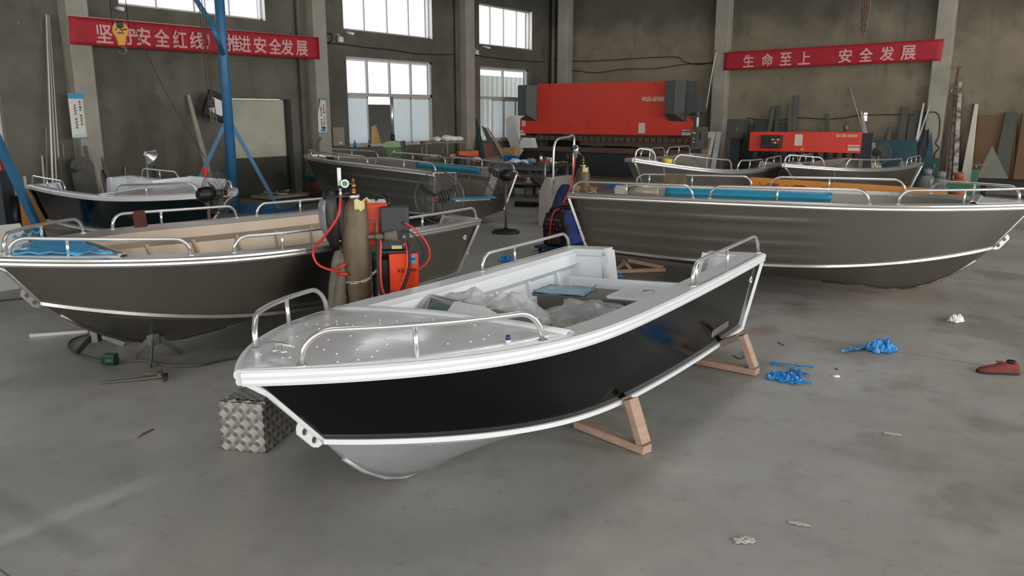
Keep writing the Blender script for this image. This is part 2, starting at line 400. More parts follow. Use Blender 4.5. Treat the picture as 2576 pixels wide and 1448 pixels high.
for a, b in ((XL-.3, -4.6), (-3.4, XR+.3)): mb.bx((a, YF-.3, ZC), (b, YB+.3, ZC+.2))
ys = [YF-.3]+[q for y in (2.0, 10.0, 18.0) for q in (y-2.25, y+2.25)]+[YB+.3]
for a, b in zip(ys[::2], ys[1::2]): mb.bx((-4.6, a, ZC), (-3.4, b, ZC+.2))
struct(mb.obj('ceiling', 'ceiling'))
n = 0
for y in (7.82, 13.78, 19.75):                                          # columns on the left wall
    n += 1; struct(MB().bx((XL-.02, y, 0), (XL+.32, y+.42, ZC)).obj('trim_%d' % n, 'column', bevel=.02))
for x in (-15.95, -10.12, -3.92):
    n += 1; struct(MB().bx((x, YB-.32, 0), (x+.44, YB+.02, ZC)).obj('trim_%d' % n, 'column', bevel=.02))

# ------------------------------------------------------------------ windows of the left wall
def win_upper(k, y0, y1, x=XL-.16):
    z0, z1 = 4.15, 5.42; fr = MB(); w = .05
    for z in (z0+w/2, z1-w/2): fr.box((x, (y0+y1)/2, z), (.09, y1-y0, w))
    for y in (y0+w/2, y1-w/2): fr.box((x, y, (z0+z1)/2), (.09, w, z1-z0))
    o = struct(fr.obj('window_%d' % k, 'win_frame')); sash = MB()
    for i in (1, 2, 3): sash.box((x+.01, y0+(y1-y0)*i/4, (z0+z1)/2), (.05, .035, z1-z0-.1))
    sash.obj('sash', 'win_frame', o)
    gl = mat('clear_glass', '#ffffff', .02, alpha=.12)
    for i in range(4):
        a = y0+(y1-y0)*i/4
        MB().box((x, a+(y1-y0)/8, (z0+z1)/2), (.006, (y1-y0)/4-.05, z1-z0-.1)).obj('pane', gl, o)
    jm = MB().box((XL-.08, y1-.006, (z0+z1)/2), (.17, .012, z1-z0)).obj('reveal', 'white_plastic', o)
for k, (a, b) in enumerate(UP): win_upper(k+1, a, b)
def win_lower(k, y0, y1, pan, x=XL-.16):
    z0, zm, z1 = 1.09, 2.5, 3.49; fr = MB(); w = .06; gl = MATS['clear_glass']
    for z in (z0+w/2, z1-w/2): fr.box((x, (y0+y1)/2, z), (.09, y1-y0, w))
    fr.box((x, (y0+y1)/2, zm), (.09, y1-y0, .09))
    for y in (y0+w/2, y1-w/2): fr.box((x, y, (z0+z1)/2), (.09, w, z1-z0))
    o = struct(fr.obj('window_%d' % k, 'win_frame')); N_ = pan['n']
    for i in range(1, N_):
        MB().box((x, y0+(y1-y0)*i/N_, (zm+z1)/2), (.07, .05, z1-zm)).obj('mullion', 'win_frame', o)
    for i in range(N_):
        MB().box((x, y0+(y1-y0)*(i+.5)/N_, (zm+z1)/2), (.006, (y1-y0)/N_-.05, z1-zm-.1)).obj('pane', gl, o)
    for (a, b, m, dx) in pan['low']:
        ya, yb = y0+(y1-y0)*a, y0+(y1-y0)*b; s = MB()
        for y in (ya+.02, yb-.02): s.box((x+dx, y, (z0+zm)/2), (.04, .045, zm-z0-.1))
        for z in (z0+.08, zm-.07): s.box((x+dx, (ya+yb)/2, z), (.04, yb-ya, .045))
        s.obj('sash', 'win_frame', o)
        MB().box((x+dx, (ya+yb)/2, (z0+zm)/2), (.006, yb-ya-.05, zm-z0-.14)).obj('pane', m, o)
win_lower(4, *LOW[0], dict(n=4, low=[(.02, .25, 'frost', 0), (.5, .74, 'frost', .03), (.73, .98, 'frost', 0)]))
win_lower(5, *LOW[1], dict(n=2, low=[(.27, .5, 'frost', .03), (.52, .76, 'frost', 0), (.74, .98, 'frost', .03)]))
# window at the far left edge and the roller door
o = struct(MB().bx((XL-.2, 3.0, 1.0), (XL-.1, 3.08, 3.49)).bx((XL-.2, 6.54, 1.0), (XL-.1, 6.62, 3.49)).bx((XL-.2, 3.0, 1.0), (XL-.1, 6.62, 1.07)).obj('window_6', 'win_frame'))
mb = MB(); y0, y1 = DOOR[0], DOOR[1]-.1; rows = []
for i in range(60):
    z = .95+i*(2.34-.95)/59.5; rows.append([(XL-.16+(.012 if i % 2 else 0), y0, z), (XL-.16+(.012 if i % 2 else 0), y1, z)])
mb.grid(rows, smooth=False)
o = struct(mb.obj('door_1', 'shutter', solid=.004))
MB().bx((XL-.18, y0, 0), (XL-.15, y1, .95)).obj('bottom_panel', mat('shutter_low', '#4d4b45', .8, col2='#403e39', scale=2), o)
MB().bx((XL-.3, y1, 0), (XL-.02, DOOR[1], 2.34)).obj('guide_rail', 'dark_grey', o)
# outside the left windows: canopy, yard wall and a ribbed metal fence
tag(MB().bx((XL-1.5, 14.0, 3.5), (XL-.29, 26, 3.58)).obj('canopy', mat('canopy', '#9a9b98', .7)), 'grey canopy sloping above the lower windows outside', 'canopy')
tag(MB().bx((XL-2.9, 9, 0), (XL-2.7, 20.9, 2.28)).obj('yard_wall', 'out_wall'), 'dark masonry yard wall seen through the open lower window', 'wall')
mb = MB(); rows = []
for i in range(90):
    y = 21.0+i*.1; q = .06 if i % 3 == 0 else 0
    rows.append([(XL-2.4-q, y, 0), (XL-2.4-q, y, 3.38)])
tag(mb.grid(rows, smooth=False).obj('metal_fence', 'out_rib', solid=.01), 'pale ribbed metal fence outside the corner window', 'fence')
q4 = [onx(936, 318, XL-.6), onx(946, 315, XL-.6), onx(966, 385, XL-.9), onx(936, 385, XL-.9)]
tag(MB().add(q4+[p+Vector((-.02, 0, 0)) for p in q4], [(0, 3, 2, 1), (4, 5, 6, 7), (0, 1, 5, 4), (1, 2, 6, 5), (2, 3, 7, 6), (3, 0, 4, 7)]).beam((q4[3]+q4[2])/2, Vector((XL-.9, q4[2].y-.1, 0)), .04, .1).obj('leaning_plywood', 'ply'), 'tan plywood board leaning outside the open window', 'board')
# ------------------------------------------------------------------ boats
BP = dict(
A=dict(L=4.633,B=1.859,zt=0.754,zb=0.902,pw=2.968,t0=0.522,b=0,q=2.841,tc=0.909,bc=0.864,c0=0.135,c1=0.437,qc=2.16,rk=0.141,tk=0.736,qk=2.237,trim=-0.004,z0=0.025,pc=0.958,roll=0.054,x=-3.089,y=6.601,psi=-1.514,near=1),
B=dict(L=4.844,B=1.798,zt=0.765,zb=0.947,pw=2.469,t0=0.565,b=0.039,q=1.669,tc=0.937,bc=0.806,c0=0.144,c1=0.562,qc=2.755,rk=0.18,tk=0.664,qk=2.194,trim=0,z0=0.076,pc=0.861,roll=-0.041,x=-6.575,y=7.091,psi=-1.484,near=1),
C=dict(L=4.897,B=1.791,zt=0.755,zb=0.966,pw=2.372,t0=0.441,b=0.04,q=2.297,tc=0.879,bc=0.831,c0=0.161,c1=0.518,qc=2.4,rk=0.147,tk=0.55,qk=1.8,trim=-0.023,z0=0.093,pc=1.104,roll=0.036,x=-14.454,y=6.991,psi=-0.07,near=-1),
D=dict(L=5.851,B=2.077,zt=0.907,zb=1.294,pw=2.325,t0=0.375,b=0.06,q=0.906,tc=0.865,bc=0.875,c0=0.208,c1=0.481,qc=2.101,rk=0.225,tk=0.55,qk=1.8,trim=-0.047,z0=0.071,pc=0.868,roll=0.039,x=-8.79,y=11.07,psi=2.974,near=1),
E=dict(L=4.864,B=1.802,zt=0.862,zb=1.053,pw=2.453,t0=0.569,b=0.048,q=1.067,tc=0.933,bc=0.811,c0=0.182,c1=0.574,qc=2.845,rk=0.197,tk=0.711,qk=2.231,trim=-0.018,z0=0.161,pc=0.791,roll=-0.005,x=-5.301,y=9.294,psi=0.033,near=-1),
F=dict(L=5.257,B=2.096,zt=0.891,zb=1.165,pw=2.33,t0=0.379,b=0.044,q=2.832,tc=0.885,bc=0.84,c0=0.174,c1=0.54,qc=2.2,rk=0.145,tk=0.55,qk=1.8,trim=-0.007,z0=0.159,pc=1.124,roll=-0.084,x=-6.389,y=16.934,psi=-1.523,near=1),
G=dict(L=5.295,B=1.931,zt=0.812,zb=1.067,pw=2.297,t0=0.331,b=0.072,q=2.325,tc=0.86,bc=0.82,c0=0.18,c1=0.55,qc=2.2,rk=0.15,tk=0.55,qk=1.8,trim=-0.019,z0=0.09,pc=1.2,roll=-0.022,x=-4.141,y=20.716,psi=-1.701,near=1))
class Hull:
    """a V-bottomed aluminium hull: x forward from the transom, y to port, z up from the keel"""
    def __init__(s, p):
        s.p = p; s.L = p['L']
        s.M = Matrix.Translation((p['x'], p['y'], p['z0']))@Matrix.Rotation(p['psi'], 4, 'Z')@Matrix.Rotation(p['roll'], 4, 'X')@Matrix.Rotation(-p['trim'], 4, 'Y')
    def ff(s, t):
        p = s.p
        if t < p['t0']: return 1-p['b']*(1-t/p['t0'])**2
        return max(0.0, 1-min(1, (t-p['t0'])/(1-p['t0']))**p['pw'])
    def sheer(s, t): p = s.p; return Vector((p['L']*t, p['B']/2*s.ff(t), p['zt']+(p['zb']-p['zt'])*t**p['q']))
    def chine(s, t): p = s.p; return Vector((p['L']*t*p['tc']+p['rk']*(1-t), p['B']/2*p['bc']*s.ff(t)**p['pc'], p['c0']+(p['c1']-p['c0'])*t**p['qc']))
    def keel(s, t):
        p = s.p; k = t*p['tc']
        return Vector((p['L']*k+p['rk']*1.3*(1-t), 0, p['c1']*min(1, max(0, (k-p['tk'])/(p['tc']-p['tk'])))**p['qk']))
    def T(s, n=44): return [1-(1-i/n)**1.7 for i in range(n+1)]
    def norm(s, t):
        a, b = s.sheer(max(0, t-.004)), s.sheer(min(1, t+.004)); d = b-a; n = Vector((-d.y, d.x, 0)); n.normalize()
        return n if n.y > 0 else -n
    def inset(s, t, d, dz=0.0):
        q = s.sheer(t)-s.norm(t)*d; q.z += dz; q.y = max(q.y, 0.0); return q
    def t_at(s, side, px):
        best = None
        for i in range(401):
            t = i/400; q = s.sheer(t); q.y *= side; e = abs(proj(s.M@q)[0]-px)
            if best is None or e < best[0]: best = (e, t)
        return best[1]
def mir(vs, side): return [Vector((v[0], v[1]*side, v[2])) for v in vs]
def sweep(mb, H, prof, side, t0=0.0, t1=1.0, base='sheer', n=44, cap=True):
    """profile of (outward, up) points carried along the sheer or the chine"""
    rows = []
    for tt in H.T(n):
        t = t0+(t1-t0)*tt; q = H.sheer(t) if base == 'sheer' else H.chine(t); nn = H.norm(min(t, .985))
        r = []
        for o, u in prof:
            v = q+nn*o; v.z += u; v.y = max(v.y, 0.0); r.append(v)
        rows.append(mir(r+[r[0]], side))
    mb.grid(rows, smooth=False)
    if cap:
        k = len(prof); mb.add([rows[0][i] for i in range(k)], [tuple(range(k))]); mb.add([rows[-1][i] for i in range(k)], [tuple(range(k))])
def rail(H, side, t0, t1, h, r=.0145, post=.5, inset=.03, lean=.0, root=None, m='alu_tube', posts=None):
    n = 22; pts = []; ts = [t0+(t1-t0)*i/n for i in range(n+1)]
    Lr = (H.sheer(t1)-H.sheer(t0)).length; rc = min(h*1.05, Lr*.3)
    a = H.inset(t0, inset, .02); pts = [a]; up = []
    acc = [0.0]
    for i in range(n): acc.append(acc[-1]+(H.sheer(ts[i+1])-H.sheer(ts[i])).length)
    for i in range(n+1):
        d = min(acc[i], acc[-1]-acc[i]); zz = h if d >= rc else h*math.sqrt(max(0, 1-(1-d/rc)**2))
        up.append(H.inset(ts[i], inset+lean, max(.02, .02+zz)))
    # extra samples in the bends
    out = []
    for i in range(n+1):
        out.append(up[i])
        if i < n and (acc[i] < rc or acc[-1]-acc[i+1] < rc):
            for f in (.25, .5, .75):
                t = ts[i]+(ts[i+1]-ts[i])*f; dd = acc[i]+(acc[i+1]-acc[i])*f; d = min(dd, acc[-1]-dd)
                zz = h if d >= rc else h*math.sqrt(max(0, 1-(1-d/rc)**2)); out.append(H.inset(t, inset+lean, .02+zz))
    mb = MB().tube(mir(out, side), r, 8)
    o = mb.obj('grab_rail', m, root)
    for pp in (posts if posts is not None else [post]):
        t = t0+(t1-t0)*pp
        MB().tube(mir([H.inset(t, inset, .005), H.inset(t, inset+lean, h+.015)], side), r*.85, 8).obj('post', m, o)
    for t in (t0, t1):
        q = mir([H.inset(t, inset, .008)], side)[0]
        MB().cyl(q-Vector((0, 0, .006)), q+Vector((0, 0, .012)), r*1.7, 10).obj('weld_foot', 'alu_weld', o)
    return o
def transom_x(H, z):
    a, b = H.sheer(0), H.chine(0); f = (z-a.z)/(b.z-a.z); return a.x+(b.x-a.x)*f
def boat(key, name, label, m_side, m_bottom, m_trim, m_in, m_deck, ridge=False, deck_t=None, notch=(.42, .42, .05), rails=(), group=None, eye=True, m_gun=None, cap_w=.1):
    H = Hull(BP[key]); root = thing(name, label, 'boat', M=H.M, group=group); m_gun = m_gun or m_trim; T = H.T(); p = H.p
    for side in (1, -1):
        rows = []
        K = 25 if ridge else 9
        for t in T:
            a, b = H.sheer(t), H.chine(t); nn = H.norm(min(t, .985)); r = []
            for j in range(K):
                f = j/(K-1); q = a+(b-a)*f
                if ridge and t < .66:
                    g = (f*5.2) % 1.0; q = q+nn*(.011*max(0, 1-abs(g-.5)*7)*min(1, (.66-t)*12)*(1 if .1 < f < .95 else 0))
                q.y = max(q.y, 0); r.append(q)
            rows.append(mir(r, side))
        MB().grid(rows).obj('hull_side', m_side, root, solid=.006)
        rows = []
        for t in T:
            a, b = H.chine(t), H.keel(t); rows.append(mir([a+(b-a)*(j/6) for j in range(7)], side))
        MB().grid(rows).obj('hull_bottom', m_bottom, root, solid=.006)
        mb = MB(); sweep(mb, H, [(-.004, .012), (.018, .012), (.034, .002), (.038, -.012), (.034, -.026), (.030, -.028), (.032, -.044), (.026, -.058), (.002, -.062)], side)
        mb.obj('rub_rail', m_trim, root)
        mb = MB(); sweep(mb, H, [(0, .012), (0, -.004), (-cap_w+.008, -.004), (-cap_w+.008, -.03), (-cap_w, -.03), (-cap_w, .012)], side, 0, deck_t if deck_t else 1.0); mb.obj('gunwale', m_gun, root)
        mb = MB(); sweep(mb, H, [(-.004, .018), (.02, .012), (.022, -.012), (-.004, -.02)], side, base='chine'); mb.obj('spray_rail', m_trim, root)
        # inner lining of the open part
        rows = []; te = deck_t if deck_t else .9
        for t in T:
            if t > min(te, .88)+.02: break
            a = H.inset(t, cap_w-.004, -.02); nn = H.norm(min(t, .985)); b = H.sheer(t).lerp(H.chine(t), .3)-nn*.06; zf = p['c0']+.1
            c = H.chine(t)+Vector((0, -.05, 0)); c.z = max(c.z+.02, zf); c.y = max(c.y, 0)
            m_ = H.sheer(t).lerp(H.chine(t), .2)-nn*(cap_w-.004); m_.y = max(m_.y, 0); b.y = max(b.y, 0); rows.append(mir([a, m_, b, c], side))
        MB().grid(rows, smooth=False).obj('side_lining', m_in, root)
        for k in range(6):
            t = .1+.11*k
            if t > te-.03: break
            a = H.inset(t, .09, -.14); c = H.chine(t); c.y -= .1; c.z += .05
            MB().beam(mir([a], side)[0], mir([c], side)[0], .05, .03, up=(1, 0, 0)).obj('rib', m_in, root)
    # stem bar
    st = [H.sheer(1)+Vector((-.01, 0, -.05))]+[H.sheer(1).lerp(H.chine(1), f) for f in (.3, .6, .9, 1)]
    kl = [H.keel(t) for t in (.97, .94, .9, .86, .8, .72, .62)]
    MB().tube(st, [.017]*len(st), 6).obj('stem_bar', m_trim, root)
    MB().tube(kl, [.014]*len(kl), 6).obj('keel_bar', m_bottom, root)
    # cockpit floor
    zf = p['c0']+.1; rows = []
    for t in T:
        if t > .93: break
        c = H.chine(t); y = max(0, c.y-.04); x = max(c.x, .12); rows.append([(x, y, max(zf, c.z*.9)), (x, -y, max(zf, c.z*.9))])
    MB().grid(rows, smooth=False).obj('cockpit_floor', m_in, root)
    # foredeck
    if deck_t:
        rows = []
        for i in range(31):
            t = deck_t+(1-deck_t)*(1-(1-i/30)**1.7); a = H.inset(t, .0, .011); r = []
            for j in range(13):
                f = -1+2*j/12; r.append((a.x, a.y*f, a.z+.035*(1-f*f)*min(1, (1-t)*6)))
            rows.append(r)
        MB().grid(rows).obj('foredeck', m_deck, root, solid=.005)
        a = H.inset(deck_t, .02, .0)
        rows = []
        for x, z in ((.02, .0), (.0, .025), (-.035, .03), (-.07, .012), (-.085, -.03), (-.085, -.1)):
            rows.append([(a.x+x, a.y*f*.985, a.z+z+.035*(1-f*f)) for f in [-1+2*j/12 for j in range(13)]])
        MB().grid(rows).obj('deck_edge', m_gun, root, solid=.004)
    # transom with the outboard cut-out
    wn, zn, sl = notch; B0 = H.sheer(0).y; zc = H.chine(0)
    pts = [(B0, p['zt']), (B0-wn, p['zt']), (B0-wn-sl, zn), (-(B0-wn-sl), zn), (-(B0-wn), p['zt']), (-B0, p['zt']), (-zc.y, zc.z), (0, 0), (zc.y, zc.z)]
    mb = MB(); n = len(pts); vs = [(transom_x(H, z)+dx, y, z) for dx in (0, .035) for y, z in pts]
    mb.add(vs, [tuple(range(n)), tuple(reversed(range(n, 2*n)))]+[(i, n+i, n+(i+1) % n, (i+1) % n) for i in range(n)])
    tr = mb.obj('transom', m_side if m_in != 'white_in' else m_in, root)
    for s_ in (1, -1):
        x = transom_x(H, p['zt'])
        MB().box((x+.07, s_*(B0-wn/2), p['zt']+.006), (.17, wn, .012)).obj('corner_cap', m_gun, root)
        q0 = Vector((transom_x(H, p['zt'])+.06, s_*(B0-wn), p['zt'])); q1 = Vector((transom_x(H, zn)+.06, s_*(B0-wn-sl), zn))
        MB().beam(q0, q1, .17, .03, up=(0, s_, 0)).obj('cut_out_edge', m_gun, root)
        a, b = H.sheer(0), H.chine(0)
        MB().beam((a.x-.005, a.y*s_, a.z-.05), (b.x-.005, b.y*s_, b.z), .03, .03).obj('corner_bead', m_side if key == 'C' else m_trim, root)
    MB().box((transom_x(H, zn)+.05, 0, zn), (.14, 2*(B0-wn-sl), .025)).obj('cut_out_edge', m_gun, root)
    for (side, x0, x1, h, ps) in rails:
        ta, tb = sorted((H.t_at(side, x0), H.t_at(side, x1))); rail(H, side, ta, tb, h, root=root, posts=ps)
    if eye:   # bow towing plate with two holes
        c = H.sheer(1).lerp(H.chine(1), .84); d = (H.chine(1)-H.sheer(1)).normalized(); nrm = Vector((-d.z, 0, d.x)); nrm = nrm if nrm.x > 0 else -nrm
        outl = []
        for u, v in ((-.1, -.01), (-.095, .035), (-.07, .06), (.055, .06), (.085, .045), (.1, .02), (.1, -.01)): outl.append((u, v))
        ring = lambda uc: [(uc+.02*math.cos(a*math.pi/6), .026+.02*math.sin(a*math.pi/6)) for a in range(12)]
        mb = MB(); h1, h2 = ring(-.04), ring(.04)
        P3 = lambda u, v, w: c+d*u+nrm*v+Vector((0, w, 0))
        cu = bpy.data.curves.new('eye', 'CURVE'); cu.dimensions = '2D'; cu.fill_mode = 'BOTH'; cu.extrude = .006
        for ring_ in (outl, h1, h2):
            sp = cu.splines.new('POLY'); sp.points.add(len(ring_)-1); sp.use_cyclic_u = True
            for pt, (u, v) in zip(sp.points, ring_): pt.co = (u, v, 0, 1)
        ob = bpy.data.objects.new('eye', cu); COL.objects.link(ob)
        me = bpy.data.meshes.new_from_object(ob.evaluated_get(bpy.context.evaluated_depsgraph_get()))
        mb.add([c+d*v.co.x+nrm*v.co.y+Vector((0, v.co.z, 0)) for v in me.vertices], [tuple(q.vertices) for q in me.polygons])
        bpy.data.objects.remove(ob); bpy.data.curves.remove(cu)
        mb.obj('tow_eye', m_trim, root)
    return H, root

HA, boat_a = boat('A', 'motorboat', 'black and white painted motorboat in the foreground, bow to the left', 'black_paint', 'bottom_grey', 'white_paint', 'white_in', 'alu_deck',
    deck_t=.705, notch=(.455, .46, .06), cap_w=.16,
    rails=[(1, 757, 1376, .15, [.62]), (1, 1752, 1921, .15, [.52, .95]), (-1, 629, 812, .15, [.45]), (-1, 1205, 1425, .13, [.66])])
HB, boat_b = boat('B', 'motorboat', 'bare aluminium motorboat at left with open cockpit and blue film on its foredeck', 'alu_hull', 'alu_hull', 'alu', 'alu_in', 'alu_deck', deck_t=.87,
    notch=(.4, .5, .06), rails=[(1, 20, 486, .12, [.72]), (1, 594, 862, .12, [.6]), (1, 960, 1203, .12, [.6, .96]), (-1, 0, 203, .12, [.5]), (-1, 277, 591, .12, [.62]), (-1, 640, 850, .12, [.5])])
HC, boat_c = boat('C', 'motorboat', 'dark teal and white motorboat near the left wall, bow to the right', 'teal_paint', 'white_paint', 'white_paint', 'white_in', 'alu_deck', deck_t=.55,
    notch=(.42, .48, .05), rails=[(-1, 77, 160, .15, [.5]), (-1, 289, 492, .15, [.45]), (1, 362, 455, .15, [.5]), (-1, 556, 583, .13, [.3])], eye=False)
HD, boat_d = boat('D', 'motorboat', 'bare aluminium motorboat in mid hall, stern and cut-out transom to the right', 'alu_hull', 'alu_hull', 'alu', 'alu_in_grey', 'alu_deck', ridge=True, deck_t=.93,
    notch=(.46, .42, .1), rails=[(1, 773, 790, .13, [.5]), (1, 797, 922, .13, [.5]), (1, 941, 1093, .14, [.5]), (-1, 814, 954, .13, [.5]), (-1, 982, 1124, .13, [.6]), (-1, 1139, 1297, .13, [.5])], eye=False)
HE, boat_e = boat('E', 'motorboat', 'bare aluminium motorboat broadside at right, bow past the frame edge', 'alu_hull', 'alu_hull', 'alu', 'alu_in_grey', 'alu_deck', ridge=True, deck_t=.9,
    notch=(.42, .55, .05), rails=[(-1, 1437, 1740, .13, [.47]), (-1, 1781, 2184, .13, [.45]), (-1, 2258, 2600, .13, [.5]), (1, 1602, 1893, .13, [.12, .5]), (1, 1937, 2280, .13, [.45]), (1, 2343, 2570, .13, [.5])])
HF, boat_f = boat('F', 'motorboat', 'bare aluminium motorboat before the press brake, bow rails to the left', 'alu_hull', 'alu_hull', 'alu', 'alu_in_grey', 'alu_deck', deck_t=.93,
    rails=[(1, 1598, 1650, .16, [.3]), (1, 1698, 1843, .16, []), (1, 1858, 1921, .16, [.6]), (1, 1927, 1967, .16, [.5]), (-1, 1607, 1668, .16, [.5]), (-1, 1673, 1732, .16, [.5])], eye=False)
HG, boat_g = boat('G', 'motorboat', 'bare aluminium motorboat below the red shear, farthest boat on the right', 'alu_hull', 'alu_hull', 'alu', 'alu_in_grey', 'alu_deck', deck_t=.93,
    rails=[(1, 1974, 2075, .16, [.3]), (1, 2130, 2273, .16, [.6]), (1, 2283, 2318, .16, [.35, .7]), (-1, 1980, 2003, .16, [.5]), (-1, 2007, 2040, .16, [.5])], eye=False)
# ------------------------------------------------------------------ fittings and loads of the boats
def bt(H, v): return H.M@Vector(v)
def bframe(H, v, rz=0.0): return H.M@Matrix.Translation(v)@Matrix.Rotation(rz, 4, 'Z')
def lump(name, m, parent, c, r, n=16, jit=.1, sub=1, fold=0.0):
    mb = MB().ell(c, r, 44 if fold else n, jit=0 if fold else jit); c = Vector(c)
    if fold:      # creased film: sharp ridges and a flattened underside
        for i, v in enumerate(mb.v):
            d = Vector(v)-c; q = Vector((v[0]*5.5, v[1]*5.5, v[2]*5.5))+Vector((r[0]*31, r[1]*17, 3.1))
            k = 1+fold*(1-2*abs(mnoise.noise(q)))-fold*.6+fold*.5*(1-2*abs(mnoise.noise(q*2.7)))
            w = c+d*k; w.z = max(w.z, c.z-r[2]*.93); mb.v[i] = tuple(w)
        sub = 0
    return mb.obj(name, m, parent, sub=sub)
# foreground boat: rivets, cleat, seat, hatch, stern board, side shelf, drain fitting, corner panel
mb = MB(); a = HA.sheer(.7)
for i in range(46):
    t = random.uniform(.73, .96); q = HA.inset(t, .0, .011); f = random.uniform(-.8, .8); z = q.z+.035*(1-f*f)*min(1, (1-t)*6)
    mb.ell((q.x, q.y*f, z+.002), (.006, .006, .004), 8)
mb.obj('rivets', 'white_plastic', boat_a)
cl = MB()
for dx in (-.028, .028):
    cl.lathe([(.018, 0), (.018, .008), (.009, .014), (.008, .035)], (4.375, -.054+dx, .92), 12)
cl.tube([(4.375, -.054+y, .957+.004*math.cos(y*20)) for y in (-.1, -.06, -.02, .02, .06, .1)], [.004, .007, .009, .009, .007, .004], 8)
cl.obj('mooring_cleat', 'alu_tube', boat_a)
s = MB().bx((.6, -.86, .25), (.99, .84, .493)).obj('stern_seat', mat('seat_alu', '#8d857a', .42, .8, col2='#77706a', scale=1.5), boat_a, bevel=.008)
mb = MB(); rows = []
for i in range(9):
    x = .605+.37*i/8; rows.append([(x, -.88+.55*j/12+.06*(i/8)*(j/12 > .9), .498+.004*math.sin(i*2.1+j)+(.03 if j == 12 and i < 2 else 0)) for j in range(13)])
mb.grid(rows).obj('protective_film', 'film_pale', s, solid=.003)
h = MB().prism([(-.2, -.25), (.2, -.25), (.23, -.22), (.23, .22), (.2, .25), (-.2, .25), (-.23, .22), (-.23, -.22)], .025, c=(.8, .2, .513)).obj('hatch_lid', 'white_in', boat_a, bevel=.008)
MB().lathe([(.0, .004), (.05, .004), (.055, 0)], (.72, .2, .5255), 16).obj('finger_pull', 'alu_weld', h)
MB().bx((.5, -.66, .42), (.53, .84, .565)).obj('stern_board', 'white_in', boat_a, bevel=.004)
MB().bx((.93, -.86, .40), (1.75, -.72, .47)).obj('side_shelf', 'white_in', boat_a, bevel=.006)
MB().bx((.145, -.86, .46), (.16, -.5, .7)).obj('corner_panel', 'white_in', boat_a)
for y in (-.9, -.47): MB().beam((.165, y, .74), (.165, y+.02, .46), .02, .06, up=(0, 1, 0)).obj('panel_frame', 'white_paint', boat_a)
MB().beam((.165, -.9, .735), (.165, -.46, .735), .02, .06).obj('panel_frame', 'white_paint', boat_a)
def flat_disc(H, c, r, m, name, root, n=16):
    nn = H.norm(.02); MB().cyl(Vector(c)-nn*.004, Vector(c)+nn*.006, r, n).obj(name, m, root)
for H, root in ((HA, boat_a), (HB, boat_b)):
    q = H.sheer(.035).lerp(H.chine(.035), .3); nn = H.norm(.02)
    o = MB().cyl(q, q+nn*.01, .027, 18).obj('drain_flange', 'white_plastic', root)
    MB().cyl(q+nn*.01, q+nn*.012, .014, 14).obj('drain_hole', 'cab_grey', o)
q = HA.sheer(0).lerp(HA.chine(0), .62); MB().cyl(q+Vector((-.01, -.02, 0)), q+Vector((-.05, -.02, 0)), .013, 10).obj('drain_plug', 'red_rust', boat_a)
for H, root, y in ((HA, boat_a, .75), (HB, boat_b, .7)):
    MB().tube([(transom_x(H, .7)-.035, y+.1, .7), (transom_x(H, .5)-.06, y+.08, .5), (transom_x(H, .36)-.05, y+.06, .36), (transom_x(H, .33)-.0, y+.05, .33)], .012, 8).obj('stern_step_rail', 'alu_tube', root)
# goods wrapped in film inside the foreground boat
ws = thing('wrapped_windscreen', 'boat windscreen frame in cloudy plastic wrap lying behind the foreground deck edge', 'windscreen', M=bframe(HA, (2.42, -.5, .24)))
fr = MB()
def wc(x, y, z): return (x, y, z)
fp = [(.26, -.12, .41), (-.03, -.28, .49), (.04, .05, .47), (.1, .36, .46), (.22, .78, .46)]
for a, b in zip(fp, fp[1:]): fr.beam(a, b, .05, .06)
fr.beam((.26, -.12, .41), (.3, .2, .36), .04, .05); fr.beam((.3, .2, .36), (.33, .78, .38), .04, .05)
fr.obj('frame', 'alu', ws, bevel=.01)
MB().add([(.25, -.1, .415), (-.02, -.26, .485), (.05, .06, .465), (.29, .2, .37)], [(0, 1, 2, 3)]).obj('glass', 'glass_green', ws, solid=.005)
lump('wrapping', 'wrap', ws, (-.2, -.02, .26), (.17, .3, .25), fold=.22)
lump('wrapping', 'wrap', ws, (-.18, .34, .25), (.16, .28, .26), fold=.22)
lump('wrapping', 'wrap', ws, (.08, .05, .16), (.22, .45, .165), fold=.15)
fb = thing('foam_block', 'broken white foam block lying on the wrapped windscreen', 'foam block', M=bframe(HA, (2.9, .04, .765)))
MB().add([(-.13, -.3, .06), (-.1, -.04, .055), (.085, .3, .015), (.18, .12, .03), (.16, -.1, .04), (.14, -.16, .055)]+[(-.13, -.3, -.26), (-.1, -.04, -.26), (.085, .3, -.27), (.18, .12, -.27), (.16, -.1, -.27), (.14, -.16, -.27)],
    [(0, 1, 2, 3, 4, 5), (11, 10, 9, 8, 7, 6)]+[(i, i+6, (i+1) % 6+6, (i+1) % 6) for i in range(6)]).obj('block', 'foam', fb, bevel=.012)
b1 = thing('wrapped_cushion', 'crinkled bubble-wrapped cushion behind the near end of the deck edge', 'cushion', M=bframe(HA, (1.95, .08, .24), .5))
lump('cushion', 'bubble', b1, (0, 0, .15), (.36, .27, .17), fold=.12); lump('wrapping_fold', 'bubble', b1, (.12, -.2, .17), (.2, .1, .15), fold=.2)
b2 = thing('wrapped_cushion', 'dark cushion in cloudy plastic film in front of the stern seat', 'cushion', M=bframe(HA, (1.42, -.02, .24), -.1))
lump('cushion', 'dark_grey', b2, (0, .1, .1), (.3, .36, .12), n=18, jit=.04); lump('wrapping', 'wrap', b2, (-.03, -.02, .13), (.3, .44, .17), fold=.22)
pc = thing('bottle_cap', 'small purple cap standing on the foreground deck near the rail end', 'cap', M=bframe(HA, (3.6, 0.7, 0.85)))
